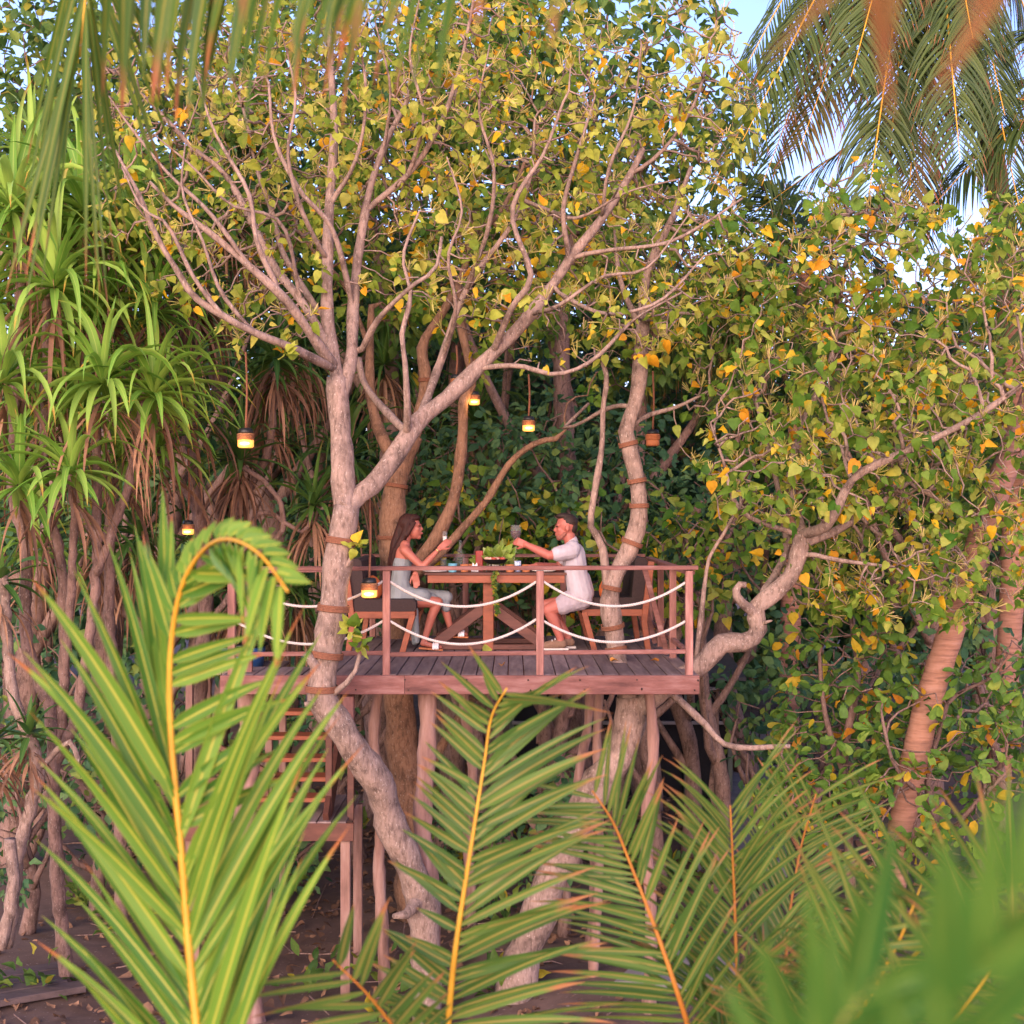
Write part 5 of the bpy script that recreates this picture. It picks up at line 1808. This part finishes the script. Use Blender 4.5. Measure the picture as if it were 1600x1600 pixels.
# ------------------------------------------------------------------ coconut palms behind the right hand tree
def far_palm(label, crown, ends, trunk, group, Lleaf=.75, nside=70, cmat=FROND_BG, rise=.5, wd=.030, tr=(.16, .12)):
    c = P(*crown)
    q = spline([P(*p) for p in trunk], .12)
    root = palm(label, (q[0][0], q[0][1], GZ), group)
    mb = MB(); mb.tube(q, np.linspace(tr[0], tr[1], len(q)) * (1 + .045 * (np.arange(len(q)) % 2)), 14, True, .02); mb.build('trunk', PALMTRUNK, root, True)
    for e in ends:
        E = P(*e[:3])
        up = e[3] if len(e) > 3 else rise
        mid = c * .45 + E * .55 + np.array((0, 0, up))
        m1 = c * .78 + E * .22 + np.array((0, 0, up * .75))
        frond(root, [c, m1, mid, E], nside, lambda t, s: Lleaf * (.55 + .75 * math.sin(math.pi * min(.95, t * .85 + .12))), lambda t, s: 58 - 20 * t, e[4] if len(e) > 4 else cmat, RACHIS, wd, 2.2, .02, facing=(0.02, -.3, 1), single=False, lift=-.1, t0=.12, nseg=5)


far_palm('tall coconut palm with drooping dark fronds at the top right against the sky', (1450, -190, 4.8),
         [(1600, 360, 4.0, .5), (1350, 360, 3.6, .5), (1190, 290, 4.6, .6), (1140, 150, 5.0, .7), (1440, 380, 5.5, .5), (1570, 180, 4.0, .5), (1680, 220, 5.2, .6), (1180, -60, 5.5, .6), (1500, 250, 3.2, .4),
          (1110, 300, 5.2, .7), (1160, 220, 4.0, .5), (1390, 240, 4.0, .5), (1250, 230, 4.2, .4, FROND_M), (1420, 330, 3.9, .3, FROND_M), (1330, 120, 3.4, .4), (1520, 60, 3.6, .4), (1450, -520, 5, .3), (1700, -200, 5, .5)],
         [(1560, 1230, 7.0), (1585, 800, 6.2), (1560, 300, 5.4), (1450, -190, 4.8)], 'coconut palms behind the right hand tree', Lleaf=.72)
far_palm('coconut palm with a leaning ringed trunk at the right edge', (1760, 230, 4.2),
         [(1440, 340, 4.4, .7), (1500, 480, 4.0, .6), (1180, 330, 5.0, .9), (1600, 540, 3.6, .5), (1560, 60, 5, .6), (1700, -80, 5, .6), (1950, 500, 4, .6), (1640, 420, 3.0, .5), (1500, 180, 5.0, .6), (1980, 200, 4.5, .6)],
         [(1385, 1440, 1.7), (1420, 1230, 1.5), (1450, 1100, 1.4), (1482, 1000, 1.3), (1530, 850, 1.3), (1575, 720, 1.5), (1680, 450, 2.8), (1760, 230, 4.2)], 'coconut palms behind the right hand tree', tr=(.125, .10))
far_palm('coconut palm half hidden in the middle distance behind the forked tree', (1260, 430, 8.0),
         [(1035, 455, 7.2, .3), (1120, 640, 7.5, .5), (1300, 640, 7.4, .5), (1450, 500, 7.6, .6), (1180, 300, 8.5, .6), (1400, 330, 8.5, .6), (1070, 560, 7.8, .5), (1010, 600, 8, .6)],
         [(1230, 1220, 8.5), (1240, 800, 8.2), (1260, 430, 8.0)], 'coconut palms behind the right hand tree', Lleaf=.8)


# ------------------------------------------------------------------ trees farther back
def far_tree(px, y, top_py, spread, label, mat, n_at, bottom_py=None, k=9, size=(.12, .20), dk=.42, kind='oval', group='trees farther back', jitter=1.0, base_py=None):
    ztop = P(px, top_py, y)[2]
    zb = P(px, bottom_py, y)[2] if bottom_py else GZ + 1.0
    X = P(px, 800, y)[0]
    T = Tree()

    def L(pts, r0, r1):
        # world points to the limb's pixel form
        T.limb([(800 + p[0] * FPX / (p[1] + CAMD), 800 - (p[2] - CAMZ) * FPX / (p[1] + CAMD), p[1]) for p in pts], r0, r1, .25)
    h = ztop - GZ
    L([(X, y, GZ - .05), (X + rng.normal(0, .15), y, GZ + h * .25), (X + rng.normal(0, .3), y, GZ + h * .5), (X + rng.normal(0, .3), y, GZ + h * .72)], .05 + h * .018, .05)
    for j in range(3):
        a = rng.random() * 6.28
        L([(X, y, GZ + h * (.2 + .12 * j)), (X + math.cos(a) * spread * .5, y + math.sin(a) * spread * .5, GZ + h * (.35 + .12 * j)), (X + math.cos(a) * spread * .8, y + math.sin(a) * spread * .8, GZ + h * (.5 + .12 * j))], .03 + h * .006, .02)
    u = rng.standard_normal((n_at, 3)); u /= np.linalg.norm(u, axis=1)[:, None]; u *= rng.random(n_at)[:, None] ** (1 / 2.4)
    at = np.array((X, y, (ztop + zb) / 2)) + u * (spread, spread, (ztop - zb) / 2)
    T.grow(at, step=.24, di=2.6, dk=dk, iters=45, jit=.35, rgrow=.12)
    T.finish(.009)
    root = thing('background_tree', label, 'tree', (X, y, GZ), group)
    mb = MB(); T.wood(mb, .0, True); mb.build('trunk', BARK_DK, root, True)
    tp, td = T.tips(.014, .5)
    pos, ax, no, sz = leaves_at(tp, td, int(k * 1.5), size[0], size[1], .34, .3)
    put_leaves(root, pos, ax, no, sz, kind, mat, 0)


far_tree(180, 6.0, -60, 2.3, 'olive green tree behind the pandanus at the upper left', LEAF_BG2, 260, 520)
far_tree(20, 5.0, -40, 1.7, 'blue green leaved tree in the top left corner under open sky', LEAF_BG2, 150, 300)
far_tree(420, 8.5, -150, 2.6, 'dark tree behind the left half of the main crown', LEAF_BG, 260, 640)
far_tree(760, 9.5, -120, 2.8, 'dark tall tree behind the middle of the main crown', LEAF_BG, 280, 640)
far_tree(1010, 8.0, 120, 2.2, 'olive tree filling the gap behind the forked stem', LEAF_BG2, 260, 650)
far_tree(1330, 9.0, 480, 2.4, 'dark bushy tree behind the right hand crown', LEAF_BG, 220, 900)
far_tree(1560, 8.5, 420, 2.4, 'dark tree behind the leaning palm trunk', LEAF_BG, 220, 1000)
for k, (px, y, tp_, sp, lab) in enumerate([(60, 13, 480, 2.6, 'dark tree in the far row behind the left screw pine'), (340, 13, 420, 2.8, 'dark tree in the far row behind the left lanterns'), (560, 14, 500, 2.6, 'dark tree in the far row behind the woman'),
                                            (770, 13.5, 560, 2.5, 'dark tree in the far row straight behind the table'), (930, 15, 530, 2.7, 'dark tree in the far row behind the man'), (1130, 13.5, 590, 2.5, 'dark tree in the far row above the shed'),
                                            (1320, 15, 560, 2.7, 'dark tree in the far row behind the spoon leaved bush'), (1530, 14, 540, 2.7, 'dark tree in the far row at the right edge')]):
    far_tree(px, y, tp_, sp, lab, LEAF_BG, 230, 1120, 12, (.16, .28), .5, 'oval', 'far row of dark trees')
for px, y, tp_, sp, bt, mt, lab in ((600, 7.2, -160, 2.4, 560, LEAF_BG2, 'leafy olive tree close behind the fork of the front tree'), (250, 8.0, 40, 2.4, 700, LEAF_BG, 'dark tree behind the brown skirted screw pine'), (900, 6.8, -160, 2.4, 520, LEAF_BG2, 'leafy olive tree close behind the right limb of the front tree'),
                                  (1170, 10.5, 330, 2.4, 760, LEAF_BG2, 'olive tree deep between the two crowns'), (1460, 7.5, 430, 2.2, 900, LEAF_BG2, 'olive tree just behind the right hand crown'), (690, 12, 330, 3.0, 760, LEAF_BG, 'dark tree low behind the table, left of the far row gap'),
                                  (930, 12, 380, 3.0, 760, LEAF_BG, 'dark tree low behind the table, right of the far row gap'), (300, 11.5, 200, 3.0, 800, LEAF_BG, 'dark tree deep behind the lit lantern on the left'), (500, 11, 250, 2.8, 800, LEAF_BG, 'dark tree deep behind the main trunk')):
    far_tree(px, y, tp_, sp, lab, mt, 300, bt, 10, (.13, .22), .42)
for j in range(11):
    far_tree(-150 + 190 * j, 20 + (j % 3), 400 + 30 * (j % 4) + (60 if j > 6 else 0), 3.4, 'dark leafy tree in the hindmost row that closes the view', LEAF_BG, 240, 1080, 14, (.24, .40), .6, 'oval', 'hindmost row of dark trees')
# climbing shrub behind the railing with yellowing leaves
for px, y, py, lab in ((905, 4.6, 830, 'yellow green shrub behind the man and the red wine'), (1030, 4.4, 860, 'yellow green shrub behind the right bench'), (830, 5.2, 810, 'green shrub behind the grill dish'), (1110, 4.2, 830, 'yellow green shrub just past the right corner post'), (740, 4.8, 790, 'green shrub behind the two pale limbs over the table')):
    far_tree(px, y, py - 60, .8, lab, LEAF_D, 60, 960, 6, (.09, .15), .28, 'heart', 'shrubs behind the railing')
for px, y, py, sp, lab in ((790, 5.0, 640, 1.1, 'bluish green shrub mass under the lantern over the table'), (960, 5.2, 660, 1.1, 'bluish green shrub mass behind the banded stem'), (880, 6.2, 560, 1.3, 'bluish green tree top behind the thin twisted stem'), (1080, 5.6, 680, 1.0, 'bluish green shrub mass behind the unlit lantern'), (690, 6.0, 620, 1.1, 'bluish green shrub mass behind the forked limb'), (560, 5.5, 700, 1.0, 'bluish green shrub mass left of the thick trunk')):
    far_tree(px, y, py, sp, lab, LEAF_BG, 120, 1010, 9, (.10, .16), .3, 'oval', 'bluish green growth behind the table')
for px, y, py, sp, lab in ((1190, 4.5, 1010, .7, 'dark shrub between the deck corner and the shed'), (1520, 4.6, 960, 1.0, 'dark undergrowth shrub by the ringed palm trunk'), (1430, 6.5, 1000, 1.1, 'dark shrub beyond the ringed palm trunk'), (480, 5.2, 1000, .9, 'dark shrub behind the stairs'), (200, 5.5, 1050, 1.1, 'dark shrub left of the stairs'),
                           (1290, 5.6, 930, 1.0, 'dark shrub behind the crooked limb'), (30, 5.0, 950, 1.0, 'dark shrub at the left edge')):
    far_tree(px, y, py, sp, lab, LEAF_BG, 90, 1230, 8, (.10, .17), .3, 'oval', 'dark shrubs at ground level')

for px, y, tp_, bt, sp, lab in ((40, 2.6, 1130, 1420, .55, 'low dark undergrowth shrub between the screw pine stems'), (150, 3.2, 1120, 1380, .6, 'low dark undergrowth shrub behind the left frond'), (430, 4.2, 1230, 1400, .6, 'low dark undergrowth shrub behind the stair posts'), (760, 3.6, 1230, 1440, .7, 'low dark undergrowth shrub under the middle of the deck'), (880, 2.6, 1200, 1330, .4, 'low dark undergrowth shrub beside the leaning trunk')):
    far_tree(px, y, tp_, sp, lab, LEAF_BG, 60, bt, 8, (.08, .14), .2, 'oval', 'low undergrowth around the deck')

# ------------------------------------------------------------------ dark open shed beyond the deck
sh = thing('dark_shed', 'low dark shed with black mesh walls and pale rails beyond the deck', 'shed', (2.0, 9.5, GZ))
X0, X1 = P(800, 1100, 9.0)[0], P(1140, 1100, 9.0)[0]
MESH = surf('black_shade_mesh', (.012, .012, .014), (.008, .008, .009), 60, .95)
RAILM = surf('pale_shed_rail', (.22, .20, .19), None, 8, .7)
hz = P(900, 1060, 9.0)[2]
for a, b in (((X0, 9.0), (X1, 9.0)), ((X1, 9.0), (X1, 12.5)), ((X0, 12.5), (X1, 12.5))):
    mb = MB(); mb.beam((a[0], a[1] + .03, (GZ + hz) / 2), (b[0], b[1] + .03, (GZ + hz) / 2), .02, hz - GZ, c=.002); mb.build('mesh_panel', MESH, sh)
for k in range(6):
    xx = X0 + (X1 - X0) * k / 5
    mb = MB(); mb.beam((xx, 8.97, GZ - .05), (xx, 8.97, hz), .07, .07, up=(0, 1, 0)); mb.build('shed_post', surf('shed_post_%d' % k if False else 'dark_shed_post', (.10, .12, .10), None, 9, .8), sh)
for z in (P(900, 1128, 9)[2], P(900, 1075, 9)[2]):
    mb = MB(); mb.beam((X0, 8.92, z), (X1, 8.92, z), .05, .05); mb.build('shed_rail', RAILM, sh)
mb = MB(); mb.add([(X0 - .2, 8.7, hz), (X1 + .2, 8.7, hz), (X1 + .2, 12.8, hz + .5), (X0 - .2, 12.8, hz + .5), (X0 - .2, 8.7, hz + .05), (X1 + .2, 8.7, hz + .05), (X1 + .2, 12.8, hz + .55), (X0 - .2, 12.8, hz + .55)],
                  [[0, 3, 2, 1], [4, 5, 6, 7], [0, 1, 5, 4], [1, 2, 6, 5], [2, 3, 7, 6], [3, 0, 4, 7]]); mb.build('roof', surf('shed_roof', (.09, .085, .08), None, 4, .8), sh)
fn = thing('metal_fence', 'thin dark bar fence beside the shed at the path', 'fence', P(1190, 1180, 11))
for k in range(14):
    xx = P(1150, 1100, 11)[0] + .13 * k
    mb = MB(); mb.tube([(xx, 11, GZ - .02), (xx, 11, GZ + 1.1)], .012, 6); mb.build('fence_bar', BLACK, fn)
for z in (.15, 1.05):
    mb = MB(); mb.beam((P(1150, 1100, 11)[0], 11, GZ + z), (P(1150, 1100, 11)[0] + .13 * 13, 11, GZ + z), .03, .03); mb.build('fence_rail', BLACK, fn)
# blue tub seen through the rail on the left
b = P(378, 1026, 3.0)
tub = thing('blue_tub', 'blue plastic tub with black rim behind the left railing', 'tub', (b[0], b[1], b[2] - .1))
mb = MB(); mb.lathe(b - (0, 0, .1), [(.22, 0), (.25, .22), (.24, .22), (.2, .02), (.01, .015)], 24); mb.build('tub_wall', surf('blue_plastic', (.03, .10, .28), None, 5, .45), tub, True)
mb = MB(); mb.lathe(b + (0, 0, .11), [(.25, 0), (.275, .01), (.275, .035), (.24, .045), (.235, .0)], 24); mb.build('tub_rim', BLACK, tub, True)
ld = thing('upper_landing', 'small plank landing at the head of the stairs', 'landing', (b[0], b[1], b[2] - .3))
zl = b[2] - .1
for k in range(7):
    mb = MB(); mb.beam((b[0] - .45 + .134 * k, 2.55, zl - .018), (b[0] - .45 + .134 * k, 3.5, zl - .018), .126, .034); mb.build('plank', PLANKW, ld)
for dx in (-.45, .36):
    for yv in (2.6, 3.4):
        mb = MB(); mb.beam((b[0] + dx, yv, GZ - .05), (b[0] + dx, yv, zl - .036), .07, .07, up=(0, 1, 0)); mb.build('landing_post', POLE, ld)

# ------------------------------------------------------------------ ground cover
n = 5200
xy = np.stack([rng.uniform(-5, 6, n), rng.uniform(-2.5, 12, n), np.full(n, GZ + .055)], 1)
ax = rng.standard_normal((n, 3)) * (1, 1, .15)
v, f = leaf_mass(xy, ax, rng.standard_normal((n, 3)) * .25 + (0, 0, 1), .04 + .09 * rng.random(n), 'heart')
o = link('fallen_leaves', quad_mesh('fallen_leaves', v, f, DEAD, True), None, 'stuff')
tag(o, 'dry brown leaves scattered on the dark ground')
mb = MB()
for k in range(260):
    c = np.array((rng.uniform(-5, 6), rng.uniform(-2, 9), GZ + .07)); a = rng.random() * 6.28; l = .1 + .3 * rng.random()
    dv_ = np.array((math.cos(a), math.sin(a), rng.normal(0, .08))) * l
    mb.tube([c - dv_, c + rng.normal(0, .02, 3), c + dv_], (.009, .007, .004), 4)
o = mb.build('ground_litter', BARK_DK, None, False, 'stuff')
tag(o, 'broken twigs lying on the dark ground')
pl = []
for k in range(75):
    c = np.array((rng.uniform(-5, 5), rng.uniform(.2, 11), GZ + .05))
    m_ = rng.integers(14, 30)
    d = rng.standard_normal((m_, 3)); d[:, 2] = np.abs(d[:, 2]) + .3; d /= np.linalg.norm(d, axis=1)[:, None]
    pl.append((c + d * rng.random((m_, 1)) * .35, d))
pos = np.concatenate([a for a, b_ in pl]); dd = np.concatenate([b_ for a, b_ in pl])
v, f = leaf_mass(pos, dd, rng.standard_normal(pos.shape) * .5 + (0, -.2, 1), .10 + .08 * rng.random(len(pos)), 'oval')
o = link('ground_plants', quad_mesh('ground_plants', v, f, LEAF_BG2, True), None, 'stuff')
tag(o, 'low green seedlings dotted over the ground')
# fallen leaves lying on the deck, and old boards at the lower left
for px, y, lab in ((759, 1.35, 'large yellow fallen leaf on the deck under the table'), (785, .45, 'small curled yellow leaf near the deck edge'), (955, .75, 'yellow leaf lying at the foot of the banded stem'), (1028, .75, 'tiny brown leaf on the right part of the deck')):
    q = P(px, 1000, y); q[2] = .028
    V, F = LEAF_SHAPES['heart'][1]
    o = link('fallen_leaf', quad_mesh('fallen_leaf', V * (.11 if y > 1 else .07), F, LEAF_A if y > 1 else surf('yellow_dry_leaf', (.5, .22, .04), (.35, .13, .03), 20, .7), True))
    o.location = Vector(q); o.rotation_euler = (R(62) if y > 1 else .3, .2, rng.random() * 6 if y < 1 else .3)
    tag(o, lab, 'leaf', 'fallen leaves on the deck')
bd = thing('boardwalk', 'old grey timber boards lying on the ground at the lower left', 'boardwalk', (P(60, 1560, 1)[0], 1.0, GZ))
bdir = nrm((1.0, .55, 0)); bside = np.array((bdir[1], -bdir[0], 0))
for k in range(4):
    a = P(-120, 1600, .9) + bside * .20 * k; a[2] = GZ + .09
    mb = MB(); mb.beam(a - bdir * (.3 + .1 * (k % 2)), a + bdir * (1.15 + .12 * (k % 2)), .185, .06, c=.008); mb.build('board', surf('old_dark_board', (.10, .068, .062), (.05, .034, .032), 12, .85, .3, (.3, 1, 1), vary=.4), bd)
